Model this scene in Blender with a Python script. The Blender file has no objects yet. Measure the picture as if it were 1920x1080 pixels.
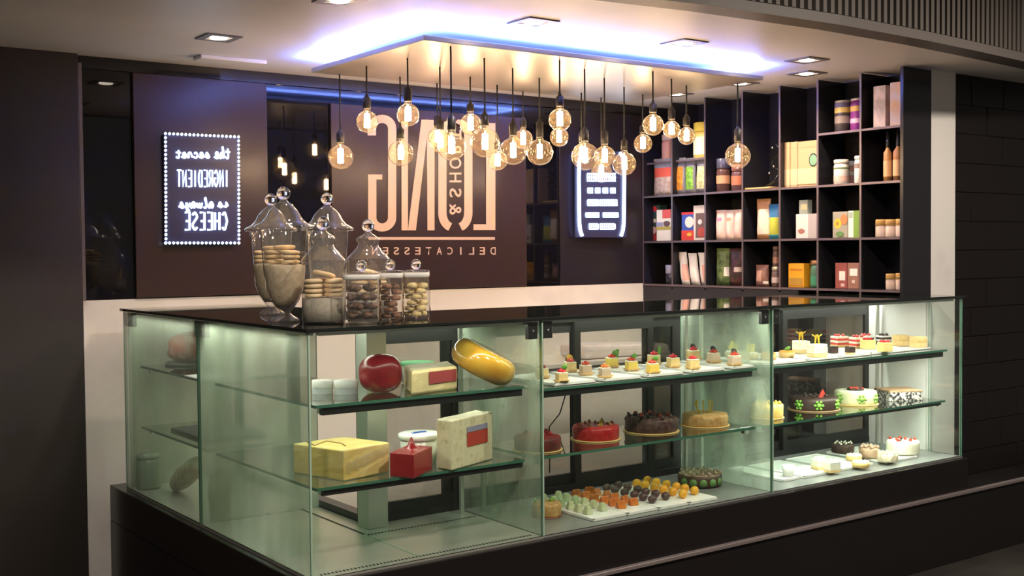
import bpy, bmesh, math, random
from mathutils import Vector, Matrix, noise
random.seed(7)
D = bpy.data; SC = bpy.context.scene; COL = SC.collection
# ------------------------------------------------------------------ camera, world, exposure
FPX = 2162.63
CP = Vector((-1.60998, -3.29798, 1.53927))
RT = Vector((0.80812, -0.58896, -0.0084)).normalized()
FW = Vector((0.58847, 0.80789, -0.032)).normalized()
UP = RT.cross(FW).normalized(); RT = FW.cross(UP).normalized()
cam = D.cameras.new('camera'); cam.sensor_width = 36; cam.lens = 36 * FPX / 1920
cam.clip_start = .05
co = D.objects.new('camera', cam); COL.objects.link(co)
m = Matrix((RT, UP, -FW)).transposed().to_4x4(); m.translation = CP; co.matrix_world = m
SC.camera = co
w = D.worlds.new('world'); SC.world = w; w.use_nodes = True
w.node_tree.nodes['Background'].inputs[0].default_value = (.9, .8, .7, 1)
w.node_tree.nodes['Background'].inputs[1].default_value = .06
vs = SC.view_settings; vs.view_transform = 'Standard'; vs.look = 'None'; vs.exposure = 1.5; vs.gamma = 1; vs.use_curve_mapping = False
SC.cycles.max_bounces = 12; SC.cycles.transparent_max_bounces = 40; SC.cycles.glossy_bounces = 5
SC.cycles.transmission_bounces = 8; SC.cycles.sample_clamp_indirect = 4; SC.cycles.caustics_reflective = False; SC.cycles.caustics_refractive = False
SC.cycles.use_denoising = True
# light levels, all in one place
P_BULB, P_SPOT, P_LEDBLUE, P_CASE, P_NEON, P_ADDED = 46, 6, 200, 25, 2.4, 110

# pixel of the 1920x1080 photograph -> point on a world plane
def ray(x, y): return FW + RT * ((x - 960) / FPX) - UP * ((y - 540) / FPX)
def on(x, y, ax, v):
    d = ray(x, y); return CP + d * ((v - CP[ax]) / d[ax])
def G(x, y, z): return on(x, y, 2, z)
def mpp(p): return (Vector(p) - CP).dot(FW) / FPX        # metres per pixel at a point
FACE = math.atan2(FW.y, FW.x) - math.pi / 2               # z-rotation that turns a thing's -y side to the viewer's stand

# ------------------------------------------------------------------ materials
def nodes(name):
    mt = D.materials.new(name); mt.use_nodes = True; nt = mt.node_tree
    return mt, nt, nt.nodes['Principled BSDF']
def mat(name, c, rough=.5, metal=0, emit=0, spec=.5, c2=None, scale=20, bump=0, trans=0, ior=1.45, detail=4, ramp=(.4, .6), coat=0):
    mt, nt, b = nodes(name)
    b.inputs['Base Color'].default_value = (*c, 1); b.inputs['Roughness'].default_value = rough
    b.inputs['Metallic'].default_value = metal; b.inputs['Specular IOR Level'].default_value = spec
    b.inputs['Transmission Weight'].default_value = trans; b.inputs['IOR'].default_value = ior
    b.inputs['Coat Weight'].default_value = coat
    if emit:
        b.inputs['Emission Color'].default_value = (*c, 1); b.inputs['Emission Strength'].default_value = emit
    if c2 is not None or bump:
        tc = nt.nodes.new('ShaderNodeTexCoord'); n = nt.nodes.new('ShaderNodeTexNoise')
        n.inputs['Scale'].default_value = scale; n.inputs['Detail'].default_value = detail
        nt.links.new(tc.outputs['Object'], n.inputs['Vector'])
        if c2 is not None:
            r = nt.nodes.new('ShaderNodeValToRGB')
            r.color_ramp.elements[0].position, r.color_ramp.elements[1].position = ramp
            r.color_ramp.elements[0].color = (*c, 1); r.color_ramp.elements[1].color = (*c2, 1)
            nt.links.new(n.outputs['Fac'], r.inputs[0]); nt.links.new(r.outputs[0], b.inputs['Base Color'])
        if bump:
            bp = nt.nodes.new('ShaderNodeBump'); bp.inputs['Strength'].default_value = bump; bp.inputs['Distance'].default_value = .004
            nt.links.new(n.outputs['Fac'], bp.inputs['Height']); nt.links.new(bp.outputs[0], b.inputs['Normal'])
    return mt
def thin(name, tint=(.95, .98, .96), fog=0, fogcol=(.75, .85, .72), fogscale=4, refl=1.0, rough=0.0, fogmin=0):
    """thin sheet glass: see-through plus a Fresnel reflection; fog = milky film, on bulbs and jars an imitated glow"""
    mt, nt, b = nodes(name); nt.nodes.remove(b); out = nt.nodes['Material Output']
    tr = nt.nodes.new('ShaderNodeBsdfTransparent'); tr.inputs[0].default_value = (*tint, 1)
    gl = nt.nodes.new('ShaderNodeBsdfGlossy'); gl.inputs['Roughness'].default_value = rough
    fr = nt.nodes.new('ShaderNodeLayerWeight'); fr.inputs[0].default_value = .5      # facing: same from both sides
    pw_ = nt.nodes.new('ShaderNodeMath'); pw_.operation = 'POWER'; pw_.inputs[1].default_value = 4.5
    md = nt.nodes.new('ShaderNodeMath'); md.operation = 'MULTIPLY_ADD'; md.inputs[1].default_value = .9; md.inputs[2].default_value = .04
    ml = nt.nodes.new('ShaderNodeMath'); ml.operation = 'MULTIPLY'; ml.inputs[1].default_value = refl; ml.use_clamp = True
    nt.links.new(fr.outputs['Facing'], pw_.inputs[0]); nt.links.new(pw_.outputs[0], md.inputs[0])
    mx = nt.nodes.new('ShaderNodeMixShader')
    nt.links.new(md.outputs[0], ml.inputs[0]); nt.links.new(ml.outputs[0], mx.inputs[0])
    base = tr
    if fog:
        df = nt.nodes.new('ShaderNodeBsdfDiffuse'); df.inputs[0].default_value = (*fogcol, 1)
        tl = nt.nodes.new('ShaderNodeBsdfTranslucent'); tl.inputs[0].default_value = (*fogcol, 1)
        a = nt.nodes.new('ShaderNodeMixShader'); a.inputs[0].default_value = .5
        nt.links.new(df.outputs[0], a.inputs[1]); nt.links.new(tl.outputs[0], a.inputs[2])
        tc = nt.nodes.new('ShaderNodeTexCoord'); n = nt.nodes.new('ShaderNodeTexNoise'); n.inputs['Scale'].default_value = fogscale
        mp = nt.nodes.new('ShaderNodeMapRange'); mp.inputs[1].default_value = .3; mp.inputs[2].default_value = .7
        mp.inputs[3].default_value = fogmin; mp.inputs[4].default_value = fog
        n.inputs['Detail'].default_value = 4; mg = nt.nodes.new('ShaderNodeMapping'); mg.inputs['Scale'].default_value = (1, 1, .35)
        nt.links.new(tc.outputs['Object'], mg.inputs['Vector']); nt.links.new(mg.outputs[0], n.inputs['Vector']); nt.links.new(n.outputs['Fac'], mp.inputs[0])
        m2 = nt.nodes.new('ShaderNodeMixShader')
        nt.links.new(mp.outputs[0], m2.inputs[0]); nt.links.new(tr.outputs[0], m2.inputs[1]); nt.links.new(a.outputs[0], m2.inputs[2])
        base = m2
    nt.links.new(base.outputs[0], mx.inputs[1]); nt.links.new(gl.outputs[0], mx.inputs[2]); nt.links.new(mx.outputs[0], out.inputs[0])
    return mt
def glow(name, c, s):
    mt, nt, b = nodes(name); nt.nodes.remove(b); e = nt.nodes.new('ShaderNodeEmission')
    e.inputs[0].default_value = (*c, 1); e.inputs[1].default_value = s
    nt.links.new(e.outputs[0], nt.nodes['Material Output'].inputs[0]); return mt
_mc = {}
def M(c, rough=.5, **k):                                   # plain colour, cached
    key = (tuple(round(v, 3) for v in c), rough, tuple(sorted((a, str(b)) for a, b in k.items())))
    if key not in _mc: _mc[key] = mat('surface_%d' % len(_mc), c, rough, **k)
    return _mc[key]

m_ceil = mat('ceiling_paint', (.86, .82, .79), .45, c2=(.82, .78, .75), scale=2)
m_black = mat('black_lacquer', (.012, .011, .011), .22, spec=.4)
m_bglass = mat('black_glass', (.006, .006, .007), .03, spec=.5)
m_brown = mat('brown_print', (.048, .029, .023), .28, spec=.35)
m_header = mat('dark_header', (.014, .013, .013), .10, spec=.6)
m_frame = mat('black_metal', (.015, .015, .015), .35)
m_dkgrey = mat('dark_grey_paint', (.11, .097, .09), .5)
m_slat = mat('slat_paint', (.095, .083, .074), .5)
m_tile = mat('black_tile', (.012, .0095, .009), .30, bump=.15, scale=7, spec=.15)
m_plinth = mat('plinth_black', (.012, .010, .010), .2, spec=.3)
m_marble = mat('white_marble', (.80, .77, .74), .25, c2=(.62, .59, .57), scale=2.2, detail=9, ramp=(.55, .75))
m_steel = mat('brushed_steel', (.62, .63, .57), .34, metal=.7, bump=.05, scale=60)
m_chrome = mat('chrome', (.85, .85, .85), .12, metal=1)
m_canopy = mat('canopy_metal', (.56, .52, .52), .34, metal=.75, bump=.25, scale=9)
m_top = mat('dark_top_glass', (.010, .013, .012), .04, spec=.6)
m_gedge = mat('glass_edge', (.06, .20, .13), .15, spec=.6, trans=.3)
m_gedge2 = mat('glass_edge_pale', (.42, .60, .47), .2, spec=.6, trans=.2)
m_pane = thin('clear_pane')
m_pane_fog = thin('misted_pane', fog=.30, fogscale=5, fogmin=.03, fogcol=(.72, .80, .66))
m_pane_fog2 = thin('lightly_misted_pane', fog=.16, fogscale=3.0, fogmin=.03)
m_div = thin('misted_divider', fog=.58, fogscale=6, fogmin=.14, fogcol=(.56, .64, .52))
m_div_w = thin('heavily_misted_divider', fog=.72, fogscale=6, fogmin=.34, fogcol=(.60, .68, .55))
m_shelfg = thin('shelf_glass', tint=(.82, .93, .87), refl=1.6)
m_doorg = thin('door_glass', tint=(.72, .735, .72), refl=1.3)
m_tint = thin('dark_door_glass', tint=(.25, .25, .23), refl=1.6)
m_jar = thin('jar_glass', tint=(.98, .975, .96), refl=2.0, rough=.04, fog=.06, fogmin=.04, fogcol=(.9, .9, .9))  # faint pale fog imitates highlights, brightening the jar outlines
m_bulb = thin('amber_bulb_glass', tint=(.98, .93, .84), refl=1.5, fog=.03, fogmin=.02, fogcol=(1, .72, .42))  # slight amber fog imitates the glowing halo inside the globe
m_ball = mat('solid_glass', (.97, .96, .95), .02, trans=1, ior=1.45)
m_fil = glow('filament', (1, .70, .42), P_BULB)
m_blue = glow('blue_led', (.15, .26, 1.0), P_LEDBLUE)
m_case = glow('case_led', (.97, 1.0, .82), P_CASE)
m_case_lo = glow('case_led_dim', (.97, 1.0, .82), P_CASE * .5)
m_case_hi = glow('case_led_bright', (.97, 1.0, .88), P_CASE * 1.7)
m_neon = glow('sign_led', (.62, .80, 1.0), P_NEON)
m_spot = glow('spot_face', (1, .86, .70), 5)
m_signback = thin('sign_acrylic', tint=(.30, .32, .55), fog=.65, fogmin=.6, fogcol=(.13, .13, .30), rough=.35)
m_letter = mat('cream_lettering', (.80, .60, .47), .6)
m_socket = mat('socket_black', (.02, .018, .016), .4)
m_cord = mat('cord_black', (.02, .02, .02), .7)
m_white = mat('white_porcelain', (.86, .85, .82), .25)
m_gasket = mat('pale_gasket', (.75, .74, .70), .5)

# ------------------------------------------------------------------ mesh helpers
def new(): return bmesh.new()
def _mi(bm, n0, mi):
    for f in list(bm.faces)[n0:]: f.material_index = mi
def box(bm, x0, x1, y0, y1, z0, z1, mi=0, bev=0, seg=2):
    t = bmesh.new()
    r = bmesh.ops.create_cube(t, size=1)
    for v in t.verts: v.co = Vector(((x0 + x1) / 2 + v.co.x * (x1 - x0), (y0 + y1) / 2 + v.co.y * (y1 - y0), (z0 + z1) / 2 + v.co.z * (z1 - z0)))
    if bev: bmesh.ops.bevel(t, geom=list(t.edges), offset=bev, segments=seg, affect='EDGES', profile=.5)
    return join(bm, t, mi)
def join(bm, t, mi=None):
    mp = {v: bm.verts.new(v.co) for v in t.verts}
    out = []
    for f in t.faces:
        try:
            g = bm.faces.new([mp[v] for v in f.verts]); g.material_index = f.material_index if mi is None else mi; g.smooth = f.smooth; out.append(g)
        except ValueError: pass
    t.free(); return list(mp.values())
def lathe(bm, prof, seg=24, mi=0, c=(0, 0, 0), smooth=True, sq=None):
    """surface of revolution; sq = superellipse power for squarish jars"""
    rings = []
    for r, z in prof:
        if r < 1e-6: rings.append([bm.verts.new((c[0], c[1], c[2] + z))])
        else:
            ring = []
            for i in range(seg):
                a = 2 * math.pi * i / seg; ca, sa = math.cos(a), math.sin(a); k = 1
                if sq: k = (abs(ca) ** sq + abs(sa) ** sq) ** (-1 / sq)
                ring.append(bm.verts.new((c[0] + r * k * ca, c[1] + r * k * sa, c[2] + z)))
            rings.append(ring)
    for a, b in zip(rings, rings[1:]):
        for i in range(seg):
            j = (i + 1) % seg
            if len(a) == 1 and len(b) == 1: continue
            vs_ = [a[0], b[j], b[i]] if len(a) == 1 else [a[i], a[j], b[0]] if len(b) == 1 else [a[i], a[j], b[j], b[i]]
            f = bm.faces.new(vs_); f.material_index = mi; f.smooth = smooth
    return [v for r in rings for v in r]
def tube(bm, pts, r, seg=6, mi=0, closed=False, cap=True, flat=1):
    pts = [Vector(p) for p in pts]; n = len(pts); rings = []
    for i, p in enumerate(pts):
        a = pts[(i - 1) % n] if (i or closed) else p; b = pts[(i + 1) % n] if (i < n - 1 or closed) else p
        t = (b - a).normalized(); u = Vector((0, 1, 0)) if abs(t.y) < .8 else Vector((1, 0, 0))
        s = t.cross(u).normalized(); u = s.cross(t).normalized()
        rr = r[i] if isinstance(r, (list, tuple)) else r
        rings.append([bm.verts.new(p + rr * (math.cos(2 * math.pi * k / seg) * s + flat * math.sin(2 * math.pi * k / seg) * u)) for k in range(seg)])
    for i in range(n if closed else n - 1):
        a, b = rings[i], rings[(i + 1) % n]
        for k in range(seg):
            f = bm.faces.new([a[k], a[(k + 1) % seg], b[(k + 1) % seg], b[k]]); f.material_index = mi; f.smooth = True
    if cap and not closed:
        for rg in (rings[0][::-1], rings[-1]):
            f = bm.faces.new(rg); f.material_index = mi
def prism(bm, poly, z0, z1, mi=0, bev=0, top=None, seg=2):
    t = bmesh.new(); n = len(poly)
    lo = [t.verts.new((p[0], p[1], z0)) for p in poly]; tp = top or poly
    hi = [t.verts.new((p[0], p[1], z1 if len(p) < 3 else p[2])) for p in tp]
    t.faces.new(lo[::-1]); t.faces.new(hi)
    for i in range(n): t.faces.new([lo[i], lo[(i + 1) % n], hi[(i + 1) % n], hi[i]])
    bmesh.ops.recalc_face_normals(t, faces=t.faces)
    if bev: bmesh.ops.bevel(t, geom=list(t.edges), offset=bev, segments=seg, affect='EDGES', profile=.5)
    return join(bm, t, mi)
def blob(bm, c, r, mi=0, sub=2, amp=0, fr=8, seed=0, smooth=True, pw=None):
    t = bmesh.new(); bmesh.ops.create_icosphere(t, subdivisions=sub, radius=1)
    if not hasattr(r, '__len__'): r = (r, r, r)
    for v in t.verts:
        d = v.co.copy(); k = 1
        if pw: k = (abs(d.x) ** pw + abs(d.y) ** pw + abs(d.z) ** pw) ** (-1 / pw)
        if amp: k *= 1 + amp * noise.noise(d * fr + Vector((seed * 3.1, seed, 0)))
        v.co = Vector((c[0] + d.x * k * r[0], c[1] + d.y * k * r[1], c[2] + d.z * k * r[2]))
    for f in t.faces: f.smooth = smooth
    return join(bm, t, mi)
def xform(vs_, mx):
    for v in vs_: v.co = mx @ v.co
def obj(name, bm, mats, parent=None, loc=(0, 0, 0), rz=0):
    me = D.meshes.new(name); bmesh.ops.recalc_face_normals(bm, faces=bm.faces); bm.to_mesh(me); bm.free()
    for mm in (mats if isinstance(mats, (list, tuple)) else [mats]): me.materials.append(mm)
    o = D.objects.new(name, me); COL.objects.link(o); o.location = loc; o.rotation_euler = (0, 0, rz)
    if parent: o.parent = parent
    return o
def tag(o, label, cat, group=None):
    o['label'] = label; o['category'] = cat
    if group: o['group'] = group
    return o
def thing(name, label, cat, loc, rz=0, group=None):
    o = D.objects.new(name, None); COL.objects.link(o); o.location = loc; o.rotation_euler = (0, 0, rz); o.empty_display_size = .05
    return tag(o, label, cat, group)
def struct(o): o['kind'] = 'structure'; return o
def dup(root, loc, rz, label=None, group=None):
    def cp(o, par):
        c = o.copy(); COL.objects.link(c); c.parent = par
        for ch in list(o.children): cp(ch, c)
        return c
    r = cp(root, None); r.location = loc; r.rotation_euler = (0, 0, rz)
    if label: r['label'] = label
    if group: r['group'] = group
    return r

# ------------------------------------------------------------------ dimensions of the place
T, GB = 1.30, .50             # counter top, deck of the case
XE, YB, ZC = 3.57, 2.09, 2.44  # right wall, back wall, ceiling
YR = .19                      # return wall to the right of the case
XS = 3.335                    # front of the shelf unit
S1, S1B, S2 = 1.045, 1.03, .775          # upper and lower glass shelves

# ------------------------------------------------------------------ setting
bm = new(); box(bm, -5, 7, -7, 3, -.1, 0)
fl = struct(obj('floor', bm, mat('dark_floor', (.03, .028, .026), .2, c2=(.045, .04, .036), scale=3)))
FP = [(-4, .05), (-2, .0), (0, -.04), (.943, -.095), (1.5, -.165), (2.2, -.2), (2.8, -.185), (3.25, -.153), (3.85, -.1), (4.6, -.02), (6, .16)]
bm = new(); prism(bm, [(x, y) for x, y in FP] + [(6, 2.4), (-4, 2.4)], ZC, ZC + .08)
ce = struct(obj('ceiling', bm, m_ceil))
bm = new(); FL = [(x, y - .115) for x, y in FP]
prism(bm, FP + FL[::-1], ZC - .005, ZC + .035)
tr = struct(obj('trim_1', bm, m_dkgrey))
bm = new(); FB = [(x, y - .07) for x, y in FP]; prism(bm, FP + FB[::-1], ZC + .04, 3.2); obj('backing_panel', bm, M((.02, .019, .018), .6), tr)
sl = None
def along(x):
    for (a, b), (c, d) in zip(FP, FP[1:]):
        if a <= x <= c: return b + (d - b) * (x - a) / (c - a)
x = .9
while x < 4.0:
    if sl is None:
        bm = new(); box(bm, -.011, .011, -.028, 0, 0, .75); sl = obj('slat', bm, m_slat, tr); s_ = sl
    else:
        s_ = D.objects.new('slat', sl.data); COL.objects.link(s_); s_.parent = tr
    s_.location = (x, along(x) - .072, ZC + .042); x += .044
bm = new(); box(bm, 4.0, 4.5, along(4.0) - .1, along(4.0) - .07, ZC + .042, 3.2); obj('end_panel', bm, m_dkgrey, tr)

bm = new(); box(bm, -5, 7, -7, -.33, 3.45, 3.55); struct(obj('ceiling_outer', bm, m_dkgrey))
def added_lamp(x, y):  # unseen lamps, added so that the counter front is lit
    r = thing('added_downlight', 'round unseen lamp added on the concourse ceiling to light the counter front', 'light', (x, y, 3.449), 0, 'added concourse lamps')
    b_ = new(); lathe(b_, [(.09, 0), (.09, -.12), (.08, -.12), (.075, -.09), (0, -.09)], 24); obj('housing', b_, m_frame, r)
    b_ = new(); lathe(b_, [(0, -.095), (.07, -.095)], 24); obj('lamp_face', b_, m_spot, r)
    l = D.lights.new('added_lamp', 'SPOT'); l.energy = P_ADDED; l.spot_size = 2.8; l.spot_blend = .5; l.color = (1, .86, .72); l.shadow_soft_size = .12
    lo = D.objects.new('lamp_beam', l); COL.objects.link(lo); lo.location = (0, 0, -.13); lo.parent = r
for q in ((-1.6, -2.1), (.9, -2.1), (3.2, -1.9)): added_lamp(*q)
# back wall
bm = new(); box(bm, -.12, 6, YB + .03, YB + .15, 0, ZC)
wb = struct(obj('wall_back', bm, m_header))
bm = new(); box(bm, -.10, XS + .235, YB, YB + .03, 0, 1.33); obj('marble_cladding', bm, m_marble, wb)
bm = new(); box(bm, -.10, XE, YB - .005, YB + .03, 2.385, ZC); obj('header', bm, m_header, wb)
bm = new(); box(bm, -.10, .14, YB + .01, YB + .03, 1.33, 2.385); obj('black_glass_panel', bm, m_bglass, wb)
bm = new(); box(bm, .806, 1.161, YB + .01, YB + .03, 1.33, 2.385); obj('black_glass_panel', bm, m_bglass, wb)
bm = new(); box(bm, 1.161, 2.418, YB + .01, YB + .03, 2.31, 2.385); obj('black_glass_panel', bm, m_bglass, wb)
bm = new(); box(bm, 2.418, 2.676, YB + .01, YB + .03, 1.33, 2.385); obj('black_glass_panel', bm, m_bglass, wb)
bm = new(); box(bm, 2.676, XS, YB + .004, YB + .03, 1.33, 2.385, bev=.002); obj('dark_panel', bm, mat('dark_panel', (.022, .018, .02), .3), wb)
bm = new(); box(bm, .14, .806, YB - .012, YB + .03, 1.335, 2.383, bev=.003); obj('brown_panel', bm, m_brown, wb)
bm = new(); box(bm, 1.161, 2.418, YB - .008, YB + .03, 1.335, 2.31, bev=.003); pan = obj('brown_panel', bm, m_brown, wb)
bm = new(); box(bm, 1.161, 2.418, YB + .005, YB + .03, 1.30, 1.335); obj('lower_strip', bm, m_header, wb)
# left black wall panel, standing a little proud
bm = new(); box(bm, -4, -.115, YB - .05, YB + .15, 0, ZC, bev=.004)
wl = struct(obj('wall_left', bm, mat('black_wall', (.030, .024, .021), .5)))
bm = new(); box(bm, -.115, -.10, YB - .05, YB, 1.33, 2.40); obj('edge_strip', bm, mat('bronze_edge', (.20, .17, .17), .35, metal=.6), wl)
# right wall with marble, return wall with black tiles
bm = new(); box(bm, XE, XE + .1, YR + .02, YB + .03, 0, ZC)
wr = struct(obj('wall_right', bm, m_marble))
bm = new(); box(bm, XE + .1, 6, YR + .012, YR + .12, 0, ZC)
wf = struct(obj('wall_return', bm, M((.012, .010, .010), .6)))
bm = new(); box(bm, XE - .005, 3.78, YR, YR + .02, .3, ZC, bev=.002); obj('marble_slab', bm, m_marble, wf)
tile = None
for r in range(16):
    z = .005 + r * .152
    x = 3.782 - (.15 if r % 2 else 0)
    while x < 5.3:
        x0 = max(x, 3.782); x1 = x + .298
        if x1 - x0 > .03:
            if tile is None or x1 - x0 < .295:
                bm = new(); box(bm, 0, x1 - x0, -.005, .004, 0, .149, bev=.0015, seg=1); t_ = obj('tile', bm, m_tile, wf)
                if x1 - x0 > .295: tile = t_
            else:
                t_ = D.objects.new('tile', tile.data); COL.objects.link(t_); t_.parent = wf
            t_.location = (x0, YR + .012 - random.choice((0, 0, 0, .001, .003)), z)
            t_.rotation_euler = (random.uniform(-.006, .006), 0, random.uniform(-.006, .006))
        x += .30

# ------------------------------------------------------------------ lettering on the brown panel (the picture shows it mirror-wise)
LY = YB - .0085
def LW(x, y): p = on(560 + x * .2963, 180 + y * .2963, 1, LY); return (p.x, p.z)     # traced crop -> wall
def flat_poly(bm, pts, d=.003):
    prism_y(bm, [LW(*p) for p in pts], LY - d, LY)
def prism_y(bm, poly, y0, y1, mi=0):
    a = [bm.verts.new((p[0], y0, p[1])) for p in poly]; b = [bm.verts.new((p[0], y1, p[1])) for p in poly]; n = len(poly)
    for f in ([a, b[::-1]] + [[a[i], b[i], b[(i + 1) % n], a[(i + 1) % n]] for i in range(n)]):
        q = bm.faces.new(f); q.material_index = mi
def ribbon(bm, pts, wd, d=.003):
    """constant-width stroke along a traced polyline"""
    pts = [Vector(p) for p in pts]; L_, R_ = [], []
    for i, p in enumerate(pts):
        a = pts[max(i - 1, 0)]; b = pts[min(i + 1, len(pts) - 1)]; t = (b - a).normalized(); n = Vector((-t.y, t.x)) * wd / 2
        L_.append(p + n); R_.append(p - n)
    for i in range(len(pts) - 1): flat_poly(bm, [L_[i], L_[i + 1], R_[i + 1], R_[i]], d)
def arc(cx, cy, rx, ry, a0, a1, n=12): return [(cx + rx * math.cos(math.radians(a0 + (a1 - a0) * i / n)), cy + ry * math.sin(math.radians(a0 + (a1 - a0) * i / n))) for i in range(n + 1)]
bm = new(); flat_poly(bm, [(1185, 170), (1243, 172), (1243, 848), (1105, 848), (1105, 812), (1185, 812)]); obj('letter', bm, m_letter, pan)
bm = new()
ribbon(bm, [(975, 180)] + arc(975, 250, 67, 78, 262, 180, 8) + [(908, 740)] + arc(975, 740, 67, 92, 180, 105, 8), 52)
ribbon(bm, [(1010, 180)] + arc(1005, 250, 67, 78, 278, 360, 8) + [(1072, 740)] + arc(1005, 740, 67, 92, 0, 75, 8), 52)
obj('letter', bm, m_letter, pan)
bm = new()
flat_poly(bm, [(648, 160), (690, 160), (690, 850), (650, 850)]); flat_poly(bm, [(775, 150), (822, 150), (740, 850), (690, 850)], .0036); flat_poly(bm, [(808, 152), (858, 152), (858, 850), (814, 850)])
obj('letter', bm, m_letter, pan)
bm = new()
ribbon(bm, [(462, 250), (462, 200)] + arc(526, 205, 64, 60, 180, 360, 12) + [(590, 770)] + arc(527, 770, 63, 62, 0, 180, 12) + [(464, 500)], 52)
flat_poly(bm, [(437, 497), (527, 497), (527, 528), (437, 528)], .0036); obj('letter', bm, m_letter, pan)
bm = new(); flat_poly(bm, [(440, 893), (1240, 893), (1240, 910), (440, 910)]); obj('rule', bm, m_letter, pan)
def text_mesh(s, size=1.0):
    cu = D.curves.new('txt', 'FONT'); cu.body = s; cu.size = size; cu.align_x = 'CENTER'; cu.align_y = 'CENTER'; cu.resolution_u = 3; cu.offset = .012
    o = D.objects.new('txt', cu); COL.objects.link(o)
    bpy.context.view_layer.update()
    me = D.meshes.new_from_object(o.evaluated_get(bpy.context.evaluated_depsgraph_get()))
    D.objects.remove(o); D.curves.remove(cu)
    t = bmesh.new(); t.from_mesh(me); D.meshes.remove(me); return t
def fit(t):
    xs = [v.co.x for v in t.verts]; ys = [v.co.y for v in t.verts]
    return min(xs), max(xs), min(ys), max(ys)
def letter_at(ch, cx, cy, wpx, hpx, rot=0, y=None, name='letter', par=None, mt=None, mirror=True):
    """one glyph, mirrored, in traced-crop coordinates"""
    t = text_mesh(ch); x0, x1, y0, y1 = fit(t)
    bm = new()
    for v in t.verts:
        u = ((v.co.x - x0) / (x1 - x0) - .5) if x1 > x0 else 0; q = (v.co.y - y0) / (y1 - y0) - .5
        if rot: px, py = cx + q * wpx, cy + u * hpx * -1       # reads upward, then mirrored
        else: px, py = cx - u * wpx, cy - q * hpx
        if rot: px = cx + q * wpx
        X, Z = LW(px, py); v.co = Vector((X, LY - .003, Z))
    join(bm, t, 0); return obj(name, bm, mt or m_letter, par or pan)
for i, ch in enumerate('DELICATESSEN'):
    letter_at(ch, 1228 - i * 68, 980, 10 if ch == 'I' else 34, 48)
for ch, cy, hh in (('&', 716, 70), ('S', 612, 58), ('H', 516, 62), ('O', 425, 72), ('R', 330, 62), ('T', 245, 62)):
    letter_at(ch, 990, cy, 76, hh, rot=1)

# ------------------------------------------------------------------ LED signs
SY = YB - .045
def W2(sc, ox, oy): return lambda x, y: (lambda p: Vector((p.x, p.y, p.z)))(on(ox + x * sc, oy + y * sc, 1, SY))
c1 = W2(180 / 778, 290, 230)
sg = thing('led_sign', 'dotted-border LED sign with handwritten mirrored lines ending in cheese', 'sign', c1(385, 980))
inv = Matrix.Translation(-sg.location)
def addp(name, bm, mt, root):
    xform(bm.verts, Matrix.Translation(-Vector(root.location))); return obj(name, bm, mt, root)
bm = new(); a, b, c, d = c1(80, 85), c1(690, 112), c1(690, 980), c1(85, 980)
prism_y(bm, [(p.x, p.z) for p in (a, b, c, d)], SY + .004, SY + .012); addp('acrylic_back', bm, m_signback, sg)
bm = new()
for s, n in (((88, 88, 680, 115), 19), ((88, 975, 682, 975), 19), ((88, 88, 92, 975), 27), ((680, 115, 684, 975), 27)):
    for i in range(n):
        k = i / (n - 1); blob(bm, c1(s[0] + (s[2] - s[0]) * k, s[1] + (s[3] - s[1]) * k), (.0072, .003, .0072), sub=1)
addp('border_lights', bm, m_neon, sg)['kind'] = 'stuff'
# single-stroke letters on a unit box, written the right way round (x right, y up)
GL = {
 't': [[(.4, 1.5), (.3, .2), (.5, 0), (.8, .2)], [(0, 1), (.8, 1.05)]], 'h': [[(0, .2), (.3, 1.6), (.35, 1.7), (.2, 0), (.4, .8), (.65, .8), (.65, 0), (.9, .2)]],
 'e': [[(0, .2), (.5, .5), (.6, .8), (.35, 1), (.1, .5), (.3, 0), (.9, .25)]], 's': [[(0, .1), (.45, 1), (.6, .4), (.4, 0), (.1, .1), (.9, .25)]],
 'c': [[(.65, .8), (.35, 1), (.1, .5), (.35, 0), (.9, .25)]], 'r': [[(0, .1), (.3, 1), (.65, .85), (.6, .1), (.9, .2)]], 'i': [[(0, .2), (.35, 1), (.3, .1), (.8, .2)]],
 'a': [[(.65, .85), (.35, 1), (.1, .4), (.35, 0), (.65, .9), (.7, 0), (.9, .2)]], 'l': [[(0, .2), (.5, 1.5), (.35, 1.7), (.3, .1), (.7, .1)]],
 'w': [[(0, .9), (.1, .1), (.35, .1), (.45, .8), (.5, .1), (.8, .2), (.9, .9)]], 'y': [[(0, .9), (.2, .2), (.6, .9), (.5, -.5), (.2, -.7), (.2, -.4), (.9, .2)]],
 'I': [[(.5, 0), (.5, 1)]], 'N': [[(.1, 0), (.1, 1), (.9, 0), (.9, 1)]], 'G': [[(.9, .8), (.5, 1), (.1, .7), (.1, .3), (.5, 0), (.9, .25), (.9, .5), (.5, .5)]],
 'R': [[(.1, 0), (.1, 1), (.7, 1), (.9, .75), (.7, .5), (.1, .5)], [(.5, .5), (.9, 0)]], 'E': [[(.9, 1), (.1, 1), (.1, 0), (.9, 0)], [(.1, .5), (.75, .5)]],
 'D': [[(.1, 0), (.1, 1), (.6, 1), (.9, .7), (.9, .3), (.6, 0), (.1, 0)]], 'T': [[(0, 1), (1, 1)], [(.5, 1), (.5, 0)]],
 'C': [[(.9, .85), (.5, 1), (.15, .6), (.15, .4), (.5, 0), (.9, .15)]], 'H': [[(.1, 0), (.1, 1)], [(.9, 0), (.9, 1)], [(.1, .5), (.9, .5)]],
 'S': [[(.9, .85), (.5, 1), (.1, .75), (.5, .52), (.9, .27), (.5, 0), (.1, .15)]], ' ': []}
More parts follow.
